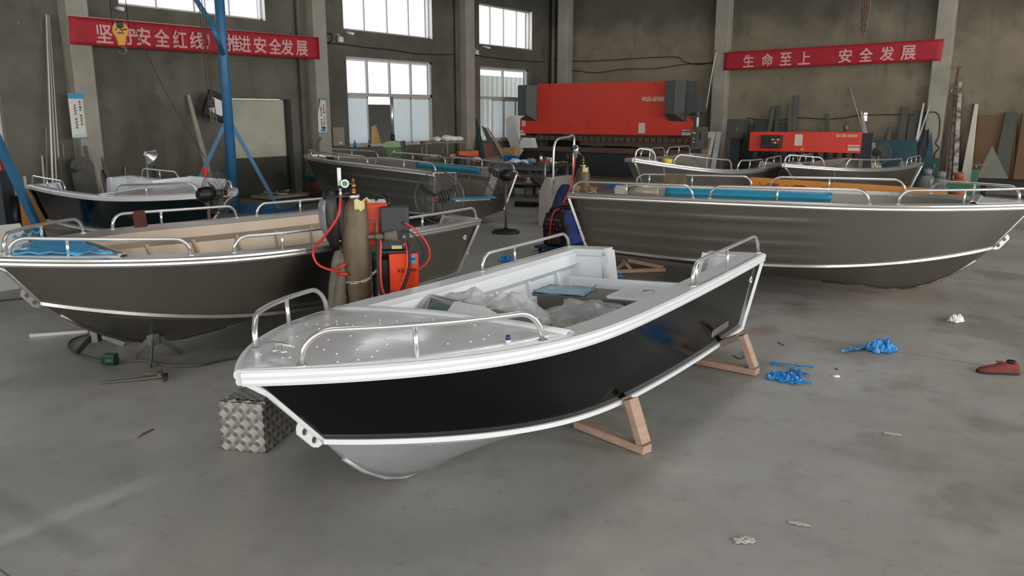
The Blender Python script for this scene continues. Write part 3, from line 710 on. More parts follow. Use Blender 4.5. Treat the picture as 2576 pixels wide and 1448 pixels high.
MB().lathe([(.012, 0), (.012, .014), (.01, .016)], (0, 0, 0), 12).obj('rim', 'white_plastic', pc); MB().lathe([(.013, .014), (.011, .037), (.0, .039)], (0, 0, 0), 12).obj('cap', 'purple', pc)
# second boat: blue film on the deck, glove on the rail, dark goods in the cockpit
def film(H, root, name, m, pts, nu=10, nv=8, amp=.012):
    a, b, c, d = [Vector(p) for p in pts]; rows = []
    for i in range(nu+1):
        u = i/nu; rows.append([(a.lerp(b, u)).lerp(d.lerp(c, u), j/nv)+Vector((0, 0, amp*(math.sin(i*1.9+j*2.3)+random.uniform(-.6, .6)))) for j in range(nv+1)])
    return MB().grid(rows).obj(name, m, root, solid=.003)
film(HB, boat_b, 'protective_film', 'film_sky', [(4.75, .1, .975), (4.3, -.38, .97), (4.2, -.1, .985), (4.28, .54, .965)], amp=.012)
tag(film(HB, None, 'film_scrap', 'film_sky', [bt(HB, q) for q in [(4.5, -.38, .99), (4.3, -.5, .99), (4.28, -.36, 1.02), (4.42, -.28, 1.03)]], 6, 5, .02), 'crumpled peak of blue film on the far bow of the left bare boat', 'plastic film')
def glove(name, label, c, rz, m='glove_brown', s=1.0, M=None, dz=0.0, group=None):
    g = thing(name, label, 'glove', c, rz, group=group) if M is None else thing(name, label, 'glove', M=M, group=group)
    b = MB().ell((0, 0, .03*s), (.06*s, .05*s, .028*s), 14, jit=.06)
    b.tube([(.05*s, 0, .03*s), (.12*s, 0, .03*s), (.17*s, .005, .035*s)], [.042*s, .05*s, .056*s], 12)
    b.obj('palm_and_cuff', m, g)
    for k, (y, L) in enumerate(((-.036, .07), (-.012, .085), (.012, .08), (.034, .065))):
        MB().tube([(-.045*s, y*s, .03*s), (-(.05+L*.6)*s, y*1.15*s, .036*s), (-(.05+L)*s, y*1.2*s, .02*s)], [.016*s, .015*s, .011*s], 8).obj('finger', m, g)
    MB().tube([(0, .045*s, .03*s), (-.03*s, .08*s, .032*s), (-.055*s, .095*s, .02*s)], [.018*s, .017*s, .012*s], 8).obj('thumb', m, g)
    return g
def drape(name, label, cat, top, w, drop1, drop2, m, dirw, M3=None, group=None):
    """cloth hung over a rail: top centre point, width along dirw, drops on both sides"""
    top = Vector(top); d = Vector(dirw).normalized(); n = Vector((-d.y, d.x, 0)); rows = []
    L = [(-.045, -drop1, .02), (-.035, -drop1*.6, .015), (-.026, -.04, .005), (-.016, .004, 0), (0, .014, 0), (.016, .004, 0), (.026, -.04, .005), (.034, -drop2*.6, .015), (.04, -drop2, .02)]
    for o, z, am in L:
        rows.append([top+d*(w*(j/8-.5)*(1+am*6*math.sin(j+o*9)))+n*(o+am*math.sin(j*1.7))+Vector((0, 0, z+am*1.2*math.sin(j*2.1+o*30))) for j in range(9)])
    g = thing(name, label, cat, tuple(top), group=group)
    return g, [[p-top for p in r] for r in rows]
def bdir(H): v = H.M.to_3x3()@Vector((1, 0, 0)); v.z = 0; return v
top = bt(HB, HB.sheer(HB.t_at(-1, 345))*1.0); q = HB.sheer(HB.t_at(-1, 345)); q.y = -(q.y-.03); q.z += .145
g, rows = drape('work_glove', 'dark brown glove hung over the far rail of the left bare boat', 'glove', bt(HB, q), .13, .05, .4, 'glove_brown', bdir(HB)); MB().grid(rows).obj('glove_body', 'glove_brown', g, solid=.012, sub=1)
q = HE.sheer(HE.t_at(1, 1700)); q.y -= .03; q.z += .145
g, rows = drape('work_cloth', 'khaki cloth draped over the far rail of the right bare boat', 'cloth', bt(HE, q), .34, .12, .3, 'khaki', bdir(HE)); MB().grid(rows).obj('cloth_body', 'khaki', g, solid=.012, sub=1)
gl_m = HE.M@Matrix.Translation((.14, -.72, .885))
glove('work_glove', 'tan leather glove lying on the near stern corner of the right bare boat', None, 0, 'glove_tan', .95, M=gl_m@Matrix.Rotation(R_(200), 4, 'Z'))
glove('work_glove', 'second tan glove beside the first on the right boat stern corner, farther in', None, 0, 'glove_tan', .9, M=HE.M@Matrix.Translation((.1, -.5, .885))@Matrix.Rotation(R_(150), 4, 'Z'))
gb = thing('dark_bag', 'black bag lying in the cockpit of the left bare boat beside the gas cylinder', 'bag', M=bframe(HB, (1.25, .0, .25)))
lump('body', 'dark_grey', gb, (0, 0, .19), (.24, .3, .2), jit=.1); MB().tube([(-.05, -.12, .33), (-.03, -.05, .43), (.0, .08, .43), (0, .15, .34)], .012, 8).obj('handle', 'black', gb)
# blue film strips in the boats behind
def strip(H, root, side, t0, t1, d, z0, z1, m='film_blue'):
    rows = []
    for i in range(25):
        t = t0+(t1-t0)*i/24; a = H.inset(t, d, z0); b = H.inset(t, d+.014, z1); rows.append(mir([a, a.lerp(b, .5), b], side))
    MB().grid(rows).obj('protective_film', m, root, solid=.003)
strip(HE, boat_e, 1, .12, .565, .115, -.02, -.15); strip(HE, boat_e, 1, .0, .1, .115, -.03, -.15, 'alu_in')
strip(HD, boat_d, -1, .16, .5, .112, .0, -.12); strip(HF, boat_f, -1, .35, .8, .112, -.03, -.16, mat('film_dark', '#1a3f6e', .35)); strip(HG, boat_g, -1, .4, .8, .112, -.02, -.1, 'film_dark')
MB().bx((.05, -.5, .44), (.5, .55, .47)).obj('protective_film', 'film_blue', boat_d)
MB().bx((.4, -.78, .3), (.7, .78, .44)).obj('stern_seat', 'alu_in', boat_d)
MB().bx((.3, -.66, .29), (.6, .66, .5)).obj('stern_seat', 'alu_in', boat_e)
MB().cyl((.0, 0, 0), (.0, 0, .04), .04, 14).obj('filler_cap', 'white_plastic', boat_e).location = (2.55, -.72, .895)
for H, root in ((HB, boat_b), (HE, boat_e)):
    MB().bx((2.2, -.62, .25), (2.5, .62, .47)).obj('thwart', 'alu_in', root, bevel=.01)
MB().bx((2.95, -.5, .45), (3.0, .5, .86)).obj('bulkhead', 'white_in', boat_c, bevel=.01)
MB().bx((2.55, -.0, .32), (2.6, .62, .95)).obj('cabin_front', 'white_in', boat_c, bevel=.01)
MB().beam((2.58, .62, .88), (4.2, .3, .98), .02, .16).obj('coaming', 'white_in', boat_c)
tape = thing('tape_roll', 'yellow tape roll on the near gunwale of the boat before the press brake', 'tape', M=HF.M@Matrix.Translation(HF.inset(HF.t_at(1, 1688), .1, .012)))
MB().lathe([(.045, 0), (.075, 0), (.075, .07), (.045, .07), (.045, 0)], (0, 0, 0), 18).obj('roll', 'yellow', tape)
for H, root, px in ((HF, boat_f, 1667), (HG, boat_g, 2097)):
    t = H.t_at(1, px); a, b = H.sheer(t), H.chine(t); nn = H.norm(t)
    MB().beam(a+nn*.006, b+nn*.006, .03, .004, up=nn).obj('weld_strip', 'alu_weld', root)
# printed orange sheet standing along the far side of the right boat
cs = thing('printed_board', 'orange board with red wood-grain prints standing behind the right bare boat', 'board', M=HE.M@Matrix.Translation((0, 1.02, 0)))
MB().bx((1.66, 0, -.14), (3.95, .012, 1.055)).obj('board', 'orange_card', cs)
mb = MB()
for k in range(6):
    x = 1.95+.34*k
    for j in range(6):
        pts = [(x-.11+.03*j+(.11-.012*j)*f, -.002, .915+.006*j+(.075-.006*j)*math.sin(f*2.6)) for f in (0, .2, .4, .6, .8, 1)]
        mb.tube(pts, .005, 5)
    for j in range(3): mb.tube([(x-.17+.02*j, -.002, .99-.03*j), (x-.07+.02*j, -.002, .93-.03*j)], .003, 5)
mb.obj('print', 'card_print', cs)
# trestles, stands and blocks under the boats
def trestle(label, a, b, h, group='wooden trestles under the boats', off=(0, .09), ap=.62, m='wood'):
    a, b = Vector(a), Vector(b); t = thing('wooden_trestle', label, 'trestle', tuple(a), math.atan2(b.y-a.y, b.x-a.x), group=group)
    L = (b-a).length; w = .085; T_ = .05
    MB().beam((0, 0, T_/2+.005), (L, 0, T_/2+.005), w, T_).obj('base_board', m, t, bevel=.004)
    MB().beam((0, 0, T_+.01), (L*ap, 0, h), w, T_).obj('brace_board', 'wood_dark', t, bevel=.004)
    MB().beam((L-.03, 0, T_+.01), (L*ap+.02, 0, h+.015), w, T_).obj('leg_board', m, t, bevel=.004)
    return t
trestle('wooden triangle trestle under the foreground boat, nearest the camera', (-2.52, 4.2, 0), (-1.96, 4.08, 0), .30, ap=.72)
trestle('wooden triangle trestle under the stern of the foreground boat', (-2.5, 5.93, 0), (-1.93, 5.92, 0), .29, ap=.72)
t = trestle('wooden triangle trestle with a second leg under the stern of the right boat', (-4.8, 8.85, 0), (-4.35, 9.35, 0), .16, ap=.2)
MB().beam((.2, 0, .05), (.1, 0, .17), .07, .04).obj('leg_board', 'wood', t)
def steel_stand(label, c, rz, h):
    t = thing('boat_stand', label, 'boat stand', c, rz, group='steel stands under the left bare boat')
    for a in (0, 120, 240):
        d = Vector((math.cos(R_(a)), math.sin(R_(a)), 0))
        MB().beam(d*.02+Vector((0, 0, h)), d*.22+Vector((0, 0, .012)), .045, .012, up=d.cross(Vector((0, 0, 1)))).obj('leg', 'steel', t)
    MB().prism([(.055*math.cos(R_(60*k)), .055*math.sin(R_(60*k))) for k in range(6)], .12, c=(0, 0, h)).obj('socket', 'steel', t)
    MB().cyl((0, 0, h), (0, 0, h+.1), .012, 10).obj('screw', 'alu_tube', t)
    return t
p = onz(392, 905)
steel_stand('steel tripod stand with screw under the keel side of the left bare boat', (p.x, p.y, 0), R_(200), .2)
p = onz(243, 874)
steel_stand('steel tripod stand farther forward under the bow of the left bare boat', (p.x, p.y, 0), R_(170), .12)
# ------------------------------------------------------------------ press brake and shear on the back wall
def poly_y(mb, pxs, y, dy):
    """polygon measured in the picture on the plane y, extruded dy away from the camera"""
    P = [ony(a, b, y) for a, b in pxs]; n = len(P)
    if sum(P[i].x*P[(i+1) % n].z-P[(i+1) % n].x*P[i].z for i in range(n)) < 0: P.reverse()
    vs = P+[p+Vector((0, dy, 0)) for p in P]
    return mb.add(vs, [tuple(range(n)), tuple(reversed(range(n, 2*n)))]+[(i, n+i, n+(i+1) % n, (i+1) % n) for i in range(n)])
Y0 = 22.3
pb = thing('press_brake', 'large red press brake with grey cylinder covers against the back wall', 'machine')
ram = poly_y(MB(), [(1352, 211), (1685, 203), (1684, 304), (1727, 306), (1728, 290), (1741, 308), (1740, 341), (1305, 335), (1306, 299), (1317, 291), (1318, 304), (1352, 304)], Y0, .1).obj('ram', 'machine_red', pb)
for a, b, s in (((1317, 214), (1352, 304), 1), ((1683, 203), (1726, 304), -1)):
    p, q = ony(a[0], b[1], Y0), ony(b[0], a[1], Y0); x0, x1, z0, z1 = p.x, q.x, p.z, q.z; d = .34
    xi = x1-.12 if s == 1 else x0+.0; f0, f1 = (x0, x1-.2) if s == 1 else (x0, x1-.16)
    vs = [(x0, Y0, z0), (x1, Y0, z0), (x1, Y0, z1), (x0, Y0, z1), (f0, Y0-d, z0+.2), (f1, Y0-d, z0+.2), (f1, Y0-d, z1), (f0, Y0-d, z1)]
    MB().add(vs, [(4, 5, 6, 7), (0, 4, 7, 3), (5, 1, 2, 6), (0, 1, 5, 4), (7, 6, 2, 3), (1, 0, 3, 2)]).obj('cylinder_cover', 'machine_grey', pb, bevel=.01)
poly_y(MB(), [(1726, 203), (1737, 204), (1737, 238), (1760, 239), (1760, 284), (1727, 291)], Y0, .5).obj('side_cover', 'machine_grey', pb, bevel=.01)
xs, xe = ony(1306, 345, Y0).x, ony(1737, 350, Y0).x; n = 29; zt = 1.30
for i in range(n):
    w = (xe-xs)/n; x = xs+w*(i+.5)
    o = MB().bx((x-w*.4, Y0-.09, zt-.16), (x+w*.4, Y0+.02, zt-.02)).obj('punch_clamp', 'steel_brown', pb, bevel=.008)
    mb = MB()
    for dx in (-.04, .04): mb.cyl((x+dx, Y0-.093, zt-.05), (x+dx, Y0-.088, zt-.05), .008, 8)
    mb.obj('bolt_holes', 'black', o)
MB().bx((ony(1460, 355, Y0).x, Y0-.02, 1.0), (xe-.05, Y0+.05, 1.15)).obj('punch', mat('punch', '#6a5a4c', .5, .6), pb)
xa, xb = ony(1303, 370, Y0).x, ony(1742, 380, Y0).x
MB().bx((xa, Y0-.12, .78), (xb, Y0+.12, .94)).obj('die_table', mat('die_table', '#775c4c', .5, .2, col2='#5c4639', scale=4), pb, bevel=.01)
MB().bx((xa, Y0-.04, .02), (xb, Y0+.1, .78)).obj('lower_beam', 'machine_dark', pb)
MB().bx((xa-.1, Y0-.25, .0), (xb, Y0-.1, .07)).obj('base_plate', 'steel_brown', pb)
for x in (xa+.7, xb-1.0): MB().bx((x, Y0+.1, .0), (x+.14, Y0+1.5, 2.6)).obj('side_frame', 'machine_grey', pb)
MB().bx((xa+.7, Y0+.6, .5), (xb-1, Y0+.66, 1.25)).obj('back_gauge', 'black', pb)
for a in (1475, 1590): p = ony(a, 360, Y0); MB().bx((p.x, Y0+.3, .97), (p.x+.42, Y0+.33, 1.04)).obj('stop_plate', 'white_plastic', pb)
mb = MB(); p = ony(1643, 249, Y0); write(mb, 'WC67K-160T/6000', (p.x, Y0, p.z), .74, .13, (1, 0, 0), (0, 0, 1), 0, bold=.006); mb.obj('lettering', 'label', ram)
for a, b in (((1606, 309), (1623, 335)), ((1313, 302), (1322, 317)), ((1715, 327), (1738, 340)), ((1306, 327), (1317, 334))):
    p, q = ony(a[0], b[1], Y0), ony(b[0], a[1], Y0)
    MB().bx((p.x, Y0-.006, p.z), (q.x, Y0-.001, q.z)).obj('label_plate', 'label', ram)
p, q = ony(1715, 329.5, Y0), ony(1738, 331.5, Y0); MB().bx((p.x, Y0-.009, q.z-.01), (q.x, Y0-.006, p.z)).obj('label_stripe', 'ink', ram)
for a, b in ((1382, 217), (1647, 211)): p = ony(a, b, Y0); MB().cyl((p.x, Y0-.004, p.z), (p.x, Y0+.003, p.z), .022, 12).obj('lifting_hole', 'black', ram)
for a, b in ((1434, 318), (1480, 315), (1506, 309), (1582, 309)): p = ony(a, b, Y0); MB().beam((p.x, Y0-.003, p.z+.05), (p.x-.01, Y0-.003, p.z-.06), .008, .006, up=(0, 1, 0)).obj('scratch', 'ink', ram)
# control desk hung from the brake
y = Y0-.45; cd = thing('control_desk', 'grey control cabinet on a white arm at the right end of the press brake', 'control panel')
poly_y(MB(), [(1741, 331), (1752, 321), (1757, 318), (1772, 319), (1769, 374), (1737, 377)], y, .3).obj('cabinet', 'cab_grey', cd, bevel=.01)
f = poly_y(MB(), [(1736, 365), (1742, 324), (1753, 325), (1746, 367)], y-.05, .05).obj('panel', 'machine_grey', cd)
for k, (a, b) in enumerate(((1744, 333), (1748, 335), (1741, 347), (1746, 349), (1741, 355), (1745, 357))):
    p = ony(a, b, y-.05); MB().cyl((p.x, y-.07, p.z), (p.x, y-.04, p.z), .018, 10).obj('button', 'hose_red' if k in (2, 4) else 'white_plastic', f)
p = ony(1761, 343, y); MB().bx((p.x-.02, y-.004, p.z-.1), (p.x+.02, y+.002, p.z+.12)).obj('handle', 'black', cd)
p, q = ony(1752, 290, y), ony(1752, 322, y); MB().cyl((p.x, y+.1, q.z), (p.x, y+.1, p.z-.05), .035, 12).obj('arm', 'white_plastic', cd)
MB().cyl((p.x, y+.1, p.z-.05), (p.x, y+.1, p.z+.12), .05, 12).obj('swivel', 'cab_grey', cd); MB().beam((p.x, y+.1, p.z+.06), (p.x-.5, Y0+.2, p.z+.06), .06, .06).obj('bracket', 'cab_grey', cd)
MB().bx((p.x-.12, y+.05, 0), (p.x+.08, y+.25, q.z-.5)).obj('pedestal', 'machine_dark', cd)
# white guard at the left end
wg = thing('side_guard', 'white angled sheet-metal guard standing at the left end of the press brake', 'guard')
poly_y(MB(), [(1287, 290), (1321, 290), (1306, 299), (1305, 335), (1314, 380), (1300, 398), (1292, 398), (1290, 350)], 22.0, .06).obj('side_plate', 'white_plastic', wg)
poly_y(MB(), [(1272, 298), (1287, 290), (1306, 365), (1305, 398), (1294, 398), (1274, 340)], 21.9, .03).obj('front_plate', mat('white_plate', '#bfc0bb', .5), wg)
poly_y(MB(), [(1313, 346), (1336, 347), (1342, 372), (1305, 372)], 21.9, .25).obj('tray', 'white_plastic', wg)
# shear
ys = 21.4; sh = thing('plate_shear', 'red guillotine shear with a small control box on its front beam', 'machine')
bm = poly_y(MB(), [(1890, 331), (2166, 332), (2162, 380), (2161, 385), (1883, 380), (1886, 336)], ys, .16).obj('front_beam', 'machine_red', sh, bevel=.015)
p, q = ony(1884, 377, ys), ony(2162, 383, ys); MB().bx((p.x, ys-.03, 1.02), (q.x, ys+.1, 1.06)).obj('lower_lip', 'machine_red', sh, bevel=.008)
p, q = ony(1917, 371, ys), ony(1970, 340, ys); cb = MB().bx((p.x, ys-.16, p.z), (q.x, ys, q.z)).obj('control_box', 'dark_grey', sh, bevel=.02)
MB().bx((p.x+.05, ys-.166, p.z+.09), (q.x-.06, ys-.16, q.z-.04)).obj('display', 'screen', cb)
for k in range(6): MB().bx((p.x+.3+.07*(k % 3), ys-.172, p.z+.12+.08*(k//3)), (p.x+.355+.07*(k % 3), ys-.166, p.z+.165+.08*(k//3))).obj('key', 'label' if k % 2 else 'hose_red', cb)
p, q = ony(1998, 366, ys), ony(2020, 338, ys); MB().bx((p.x, ys-.006, p.z), (q.x, ys-.001, q.z)).obj('notice', 'label', bm)
p, q = ony(2132, 379, ys), ony(2163, 365, ys); MB().bx((p.x, ys-.006, p.z), (q.x, ys-.001, q.z)).obj('label_plate', 'label', bm); MB().bx((p.x, ys-.009, p.z+.085), (q.x, ys-.006, p.z+.11)).obj('label_stripe', 'ink_red', bm)
p = ony(2018, 374, ys); MB().prism([(-.06, -.05), (.06, -.05), (0, .06)], .004, M=Matrix(((1, 0, 0), (0, 0, -1), (0, 1, 0))), c=(p.x, ys-.006, p.z)).obj('warning_triangle', 'warn', bm)
MB().beam((p.x, ys-.01, p.z+.025), (p.x-.005, ys-.01, p.z-.02), .004, .012, up=(0, 1, 0)).obj('warning_mark', 'ink', bm)
mb = MB(); p = ony(2130, 342, ys); write(mb, 'QC12K-4X2500', (p.x, ys, p.z), .52, .075, (1, 0, 0), (0, 0, 1), 0, bold=.006); mb.obj('lettering', 'label', bm)
for x in (-7.55, -4.95): MB().bx((x, ys+.1, 0), (x+.12, ys+1.4, 1.5)).obj('side_frame', 'machine_dark', sh)
MB().bx((-7.5, ys+.05, .78), (-4.85, ys+.9, .84)).obj('table', 'steel_dark', sh); MB().bx((-7.45, ys+.05, .0), (-4.9, ys+.12, .78)).obj('front_skirt', 'machine_dark', sh)
for k in range(11): MB().cyl((-7.3+.235*k, ys+.12, .9), (-7.3+.235*k, ys+.12, 1.02), .045, 12).obj('hold_down', 'steel_dark', sh)
for k in range(3): MB().bx((-7.1+.9*k, ys-.55, .74), (-7.0+.9*k, ys+.1, .8)).obj('support_arm', 'steel_dark', sh)
p = ony(1932, 406, ys-.3); MB().bx((p.x-.03, ys-.5, .8), (p.x+.05, ys-.44, .84)).obj('gauge_stop', 'orange_tank', sh)
# electric cabinet beside the shear, and the dark wedge plate leaning by it
ec = thing('electric_cabinet', 'dark grey electric cabinet standing left of the red shear', 'cabinet')
p, q = ony(1826, 349, 22.3), ony(1868, 300, 22.3)
MB().bx((p.x, 22.3, p.z), (q.x, 22.75, q.z)).obj('box', mat('cab_dark', '#474941', .55), ec, bevel=.01); MB().bx((p.x+.1, 22.4, 0), (q.x-.08, 22.7, p.z)).obj('stand', 'machine_dark', ec)
for dz in (-.03, .03): MB().cyl((q.x-.14, 22.285, (p.z+q.z)/2+dz), (q.x-.14, 22.3, (p.z+q.z)/2+dz), .014, 10).obj('lock', 'alu_tube', ec)

# ------------------------------------------------------------------ plates, bars and boards leaning on the walls
def floor_x(px, y):
    lo, hi = 285.5, 3000.0
    for _ in range(60):
        m = (lo+hi)/2
        if onz(px, m).y > y: lo = m
        else: hi = m
    return onz(px, hi)
def floor_xl(px, x):
    lo, hi = 285.5, 3000.0
    for _ in range(60):
        m = (lo+hi)/2
        if onz(px, m).x < x: lo = m
        else: hi = m
    return onz(px, hi)
def leaner(name, label, cat, tl, tr, bl, br, d=.6, t=.02, m='grey_sheet', wall='back', gap=.04, group=None, z0=0.0, extra=None):
    if wall == 'back':
        A, B = ony(*tl, YB-gap), ony(*tr, YB-gap); C, D = floor_x(br, YB-d), floor_x(bl, YB-d); n = Vector((0, -1, -.15)); 
    else:
        A, B = onx(*tl, XL+gap), onx(*tr, XL+gap); C, D = floor_xl(br, XL+d), floor_xl(bl, XL+d); n = Vector((1, 0, -.15))
    n = n.normalized(); vs = [A, B, C, D]+[p+n*t for p in (A, B, C, D)]
    o = MB().add(vs, [(3, 2, 1, 0), (4, 5, 6, 7), (1, 5, 4, 0), (2, 6, 5, 1), (3, 7, 6, 2), (0, 4, 7, 3)]).obj(name, m)
    return tag(o, label, cat, group)
G1 = 'plates and bars leaning on the back wall'
leaner('steel_strip', 'narrow grey steel strip leaning behind the left part of the shear', 'strip', (1943, 267), (1952, 266), 1905, 1916, m='grey_sheet', group=G1)
leaner('steel_strip', 'wider grey strip just right of the narrow one behind the shear', 'strip', (1954, 265), (1964, 265), 1937, 1949, m='grey_board', group=G1)
leaner('steel_plate', 'low dark plate standing behind the left part of the shear', 'plate', (1900, 300), (1935, 300), 1890, 1930, m='machine_grey', group=G1, d=.9)
leaner('steel_plate', 'dark grey plate behind the notice on the shear', 'plate', (1947, 308), (1998, 307), 1945, 1995, m='machine_grey', group=G1, d=.8)
leaner('steel_plate', 'grey plate behind the shear, left of the tallest strip', 'plate', (1985, 260), (1998, 259), 1974, 1990, m='grey_sheet', group=G1, gap=.06)
leaner('steel_strip', 'tallest grey strip behind the middle of the shear', 'strip', (1999, 241), (2011, 238), 1985, 1997, m='grey_sheet', group=G1)
leaner('steel_strip', 'short grey strip beside the lit slot in the back wall', 'strip', (2077, 285), (2086, 285), 2072, 2082, m='grey_board', group=G1)
leaner('thin_rod', 'thin pale rod leaning high above the right end of the shear', 'rod', (2138, 221), (2140, 221), 2213, 2216, m='pale_bar', group=G1, t=.012, d=1.0)
leaner('square_bar', 'pale square bar leaning by the right end of the shear', 'bar', (2164, 279), (2170, 280), 2206, 2216, m='pale_bar', group=G1, t=.05, d=1.3)
leaner('dark_sheet', 'dark grey-green sheet leaning beside the electric cabinet', 'sheet', (1868, 303), (1880, 303), 1838, 1905, m=mat('dark_green', '#2a312e', .6), group=G1, d=1.9)
leaner('steel_brace', 'grey flat bar slanting between electric cabinet and shear', 'bar', (1876, 303), (1886, 303), 1905, 1916, m='machine_grey', group=G1, d=.8)
leaner('sheet_offcut', 'triangular brownish offcut right of the shear', 'offcut', (2238, 318), (2246, 318), 2205, 2222, m='grey_sheet', group=G1)
leaner('grey_board', 'tall grey board right of the shear, leftmost of the close group', 'board', (2270, 268), (2287, 268), 2243, 2262, m='grey_board', group=G1)
leaner('grey_board', 'grey board in the middle of the close group right of the shear', 'board', (2291, 292), (2299, 293), 2255, 2268, m='grey_board', group=G1, gap=.08)
leaner('dark_board', 'dark board second from the column in the close group', 'board', (2301, 278), (2312, 277), 2268, 2290, m='machine_grey', group=G1)
leaner('white_strip', 'bright strip lit beside the dark boards near the column', 'strip', (2322, 259), (2327, 259), 2280, 2287, m='white_plastic', group=G1, gap=.12)
leaner('thin_rod', 'pale rod slanting left from the column face', 'rod', (2338, 265), (2341, 265), 2264, 2269, m='pale_bar', group=G1, t=.02, gap=.36, d=1.2)
leaner('dark_sheet', 'dark sheet standing in for shadow at the column side', 'sheet', (2326, 282), (2339, 272), 2290, 2334, m='machine_dark', group=G1, gap=.1, d=.9)  # dark sheet put in for the wedge of shadow by the column
leaner('teal_sheet', 'large blue-green sheet leaning low right of the shear', 'sheet', (2205, 352), (2308, 352), 2200, 2306, m='teal_sheet', group=G1, gap=.9, d=1.6)
leaner('white_sheet', 'small white sheet with rounded corner before the blue-green sheet', 'sheet', (2188, 362), (2200, 358), 2196, 2236, m='label', group=G1, gap=1.5, d=2.0)
A, B, C = ony(2343, 327, YB-.5), floor_x(2310, YB-.9), floor_x(2352, YB-.9)
tag(MB().add([A, B, C]+[p+Vector((0, .02, 0)) for p in (A, B, C)], [(0, 1, 2), (5, 4, 3), (0, 3, 4, 1), (1, 4, 5, 2), (2, 5, 3, 0)]).obj('blue_offcut', mat('blue_sheet', '#1d4a5c', .45)), 'pointed dark blue offcut standing before the column foot', 'offcut', G1)
leaner('steel_post', 'thin dark bar right beside the back wall column', 'bar', (2398, 235), (2401, 235), 2374, 2380, m='steel_brown', group=G1, t=.05)
leaner('steel_post', 'paint-stained post just left of the whitest post', 'post', (2402, 240), (2408, 240), 2383, 2392, m=mat('stained_post', '#8d8474', .7, col2='#4c443a', scale=9, contrast=.1), group=G1, t=.06)
leaner('white_post', 'whitest paint-flaked post right of the back wall column', 'post', (2412, 204), (2421, 205), 2396, 2409, m=mat('flaked_post', '#b9b5aa', .7, col2='#5a564e', scale=7, contrast=.08), group=G1, t=.08)
leaner('dark_board', 'dark board edge beside the pale strip right of the posts', 'board', (2446, 261), (2453, 260), 2420, 2440, m='grey_board', group=G1, gap=.06)
leaner('pale_strip', 'long pale strip leaning before the brown sheets', 'strip', (2453, 260), (2462, 262), 2412, 2440, m='pale_bar', group=G1, gap=.1, d=.7, t=.04)
leaner('brown_sheet', 'large brown sheet leaning at right on the back wall', 'sheet', (2461, 291), (2560, 288), 2440, 2545, m='brown_board', group=G1, gap=.03, d=.55)
leaner('grey_board', 'grey-green board standing before the large brown sheet', 'board', (2531, 281), (2559, 281), 2488, 2530, m='grey_board', group=G1, gap=.08, d=.75)
leaner('brown_sheet', 'second brown sheet at the right frame edge', 'sheet', (2574, 284), (2640, 284), 2544, 2640, m='brown_board', group=G1, gap=.04, d=.7)
A, B, C = ony(2496, 366, YB-1.0), floor_x(2438, YB-1.4), floor_x(2556, YB-1.4)
tag(MB().add([A, B, C]+[p+Vector((0, .01, 0)) for p in (A, B, C)], [(0, 1, 2), (5, 4, 3), (0, 3, 4, 1), (1, 4, 5, 2), (2, 5, 3, 0)]).obj('triangle_plate', mat('tri_plate', '#7b7a70', .5, .3)), 'grey triangular plate standing before the brown sheets', 'plate', G1)
lb = thing('low_rack', 'low dark rack lying along the back wall at the right frame edge', 'rack'); p, q = ony(2455, 462, 22.6), ony(2620, 470, 22.6)
MB().bx((p.x, 22.6, .28), (q.x, 23.2, .42)).obj('top_beam', 'steel_dark', lb)
for x in (p.x+.1, q.x-.2): MB().bx((x, 22.7, 0), (x+.08, 23.1, .28)).obj('leg', 'steel_dark', lb)
# two checker-plate parts by the brake
leaner('checker_sheet', 'bright white checker-plate sheet leaning right of the press brake', 'sheet', (1776, 331), (1801, 331), 1738, 1772, m=mat('bright_white', '#f6f6f3', .35), gap=2.1, d=2.8, t=.02)
leaner('checker_strip', 'checker-plate strip leaning right of the white sheet', 'strip', (1803, 331), (1816, 331), 1782, 1794, m='checker', gap=2.05, d=2.6, t=.02)
leaner('kraft_sheet', 'tan paper-covered sheet leaning before the white checker-plate', 'sheet', (1771, 352), (1789, 345), 1745, 1768, m=mat('kraft', '#c2a178', .6, col2='#a98a64', scale=3), gap=2.35, d=2.8, t=.012)

G2 = 'bars and strips leaning on the left wall'
lw = dict(wall='left', group=G2)
leaner('alu_profile', 'tall pale profile leaning at the far left, leftmost of three', 'profile', (113, 36), (116, 36), 133, 137, m='pale_bar', d=.5, t=.03, **lw)
leaner('alu_profile', 'tall pale profile leaning at the far left, middle of three', 'profile', (117, 37), (119.5, 37), 144, 148, m=mat('dull_bar', '#9b9a94', .45, .5), d=.55, t=.03, **lw)
leaner('alu_profile', 'tall pale profile leaning at the far left, rightmost of three', 'profile', (120.5, 36), (123, 36), 154, 158, m='dull_bar', d=.5, t=.03, **lw)
leaner('alu_rod', 'bright short rod leaning left of the three tall profiles', 'rod', (103.5, 391), (106.5, 391), 117, 121, m='pale_bar', d=.9, t=.02, gap=.4, **lw)
leaner('thin_rod', 'thin dull rod just left of the three tall profiles', 'rod', (113.5, 320), (116, 320), 119, 122, m='dull_bar', d=.5, t=.015, **lw)
leaner('thin_rod', 'short dull rod right of the three tall profiles', 'rod', (155, 361), (158, 361), 172, 176, m='dull_bar', d=.7, t=.02, **lw)
leaner('steel_strip', 'dark strip leaning on the column below the white poster, left one', 'strip', (192, 366), (195, 366), 222, 227, m='steel', d=.9, gap=.36, t=.015, **lw)
leaner('steel_strip', 'broad dark strip leaning on the column below the white poster, right one', 'strip', (211, 366), (218, 366), 246, 256, m='steel', d=.9, gap=.36, t=.015, **lw)
leaner('steel_strip', 'dull strip leaning from the right edge of the column', 'strip', (230, 364), (235, 364), 295, 305, m='steel', d=.8, t=.015, **lw)
leaner('brown_bar', 'long brownish bar leaning from beside the white poster', 'bar', (222, 302), (226, 302), 300, 306, m=mat('brown_bar', '#6b5d48', .6), d=.7, t=.03, **lw)
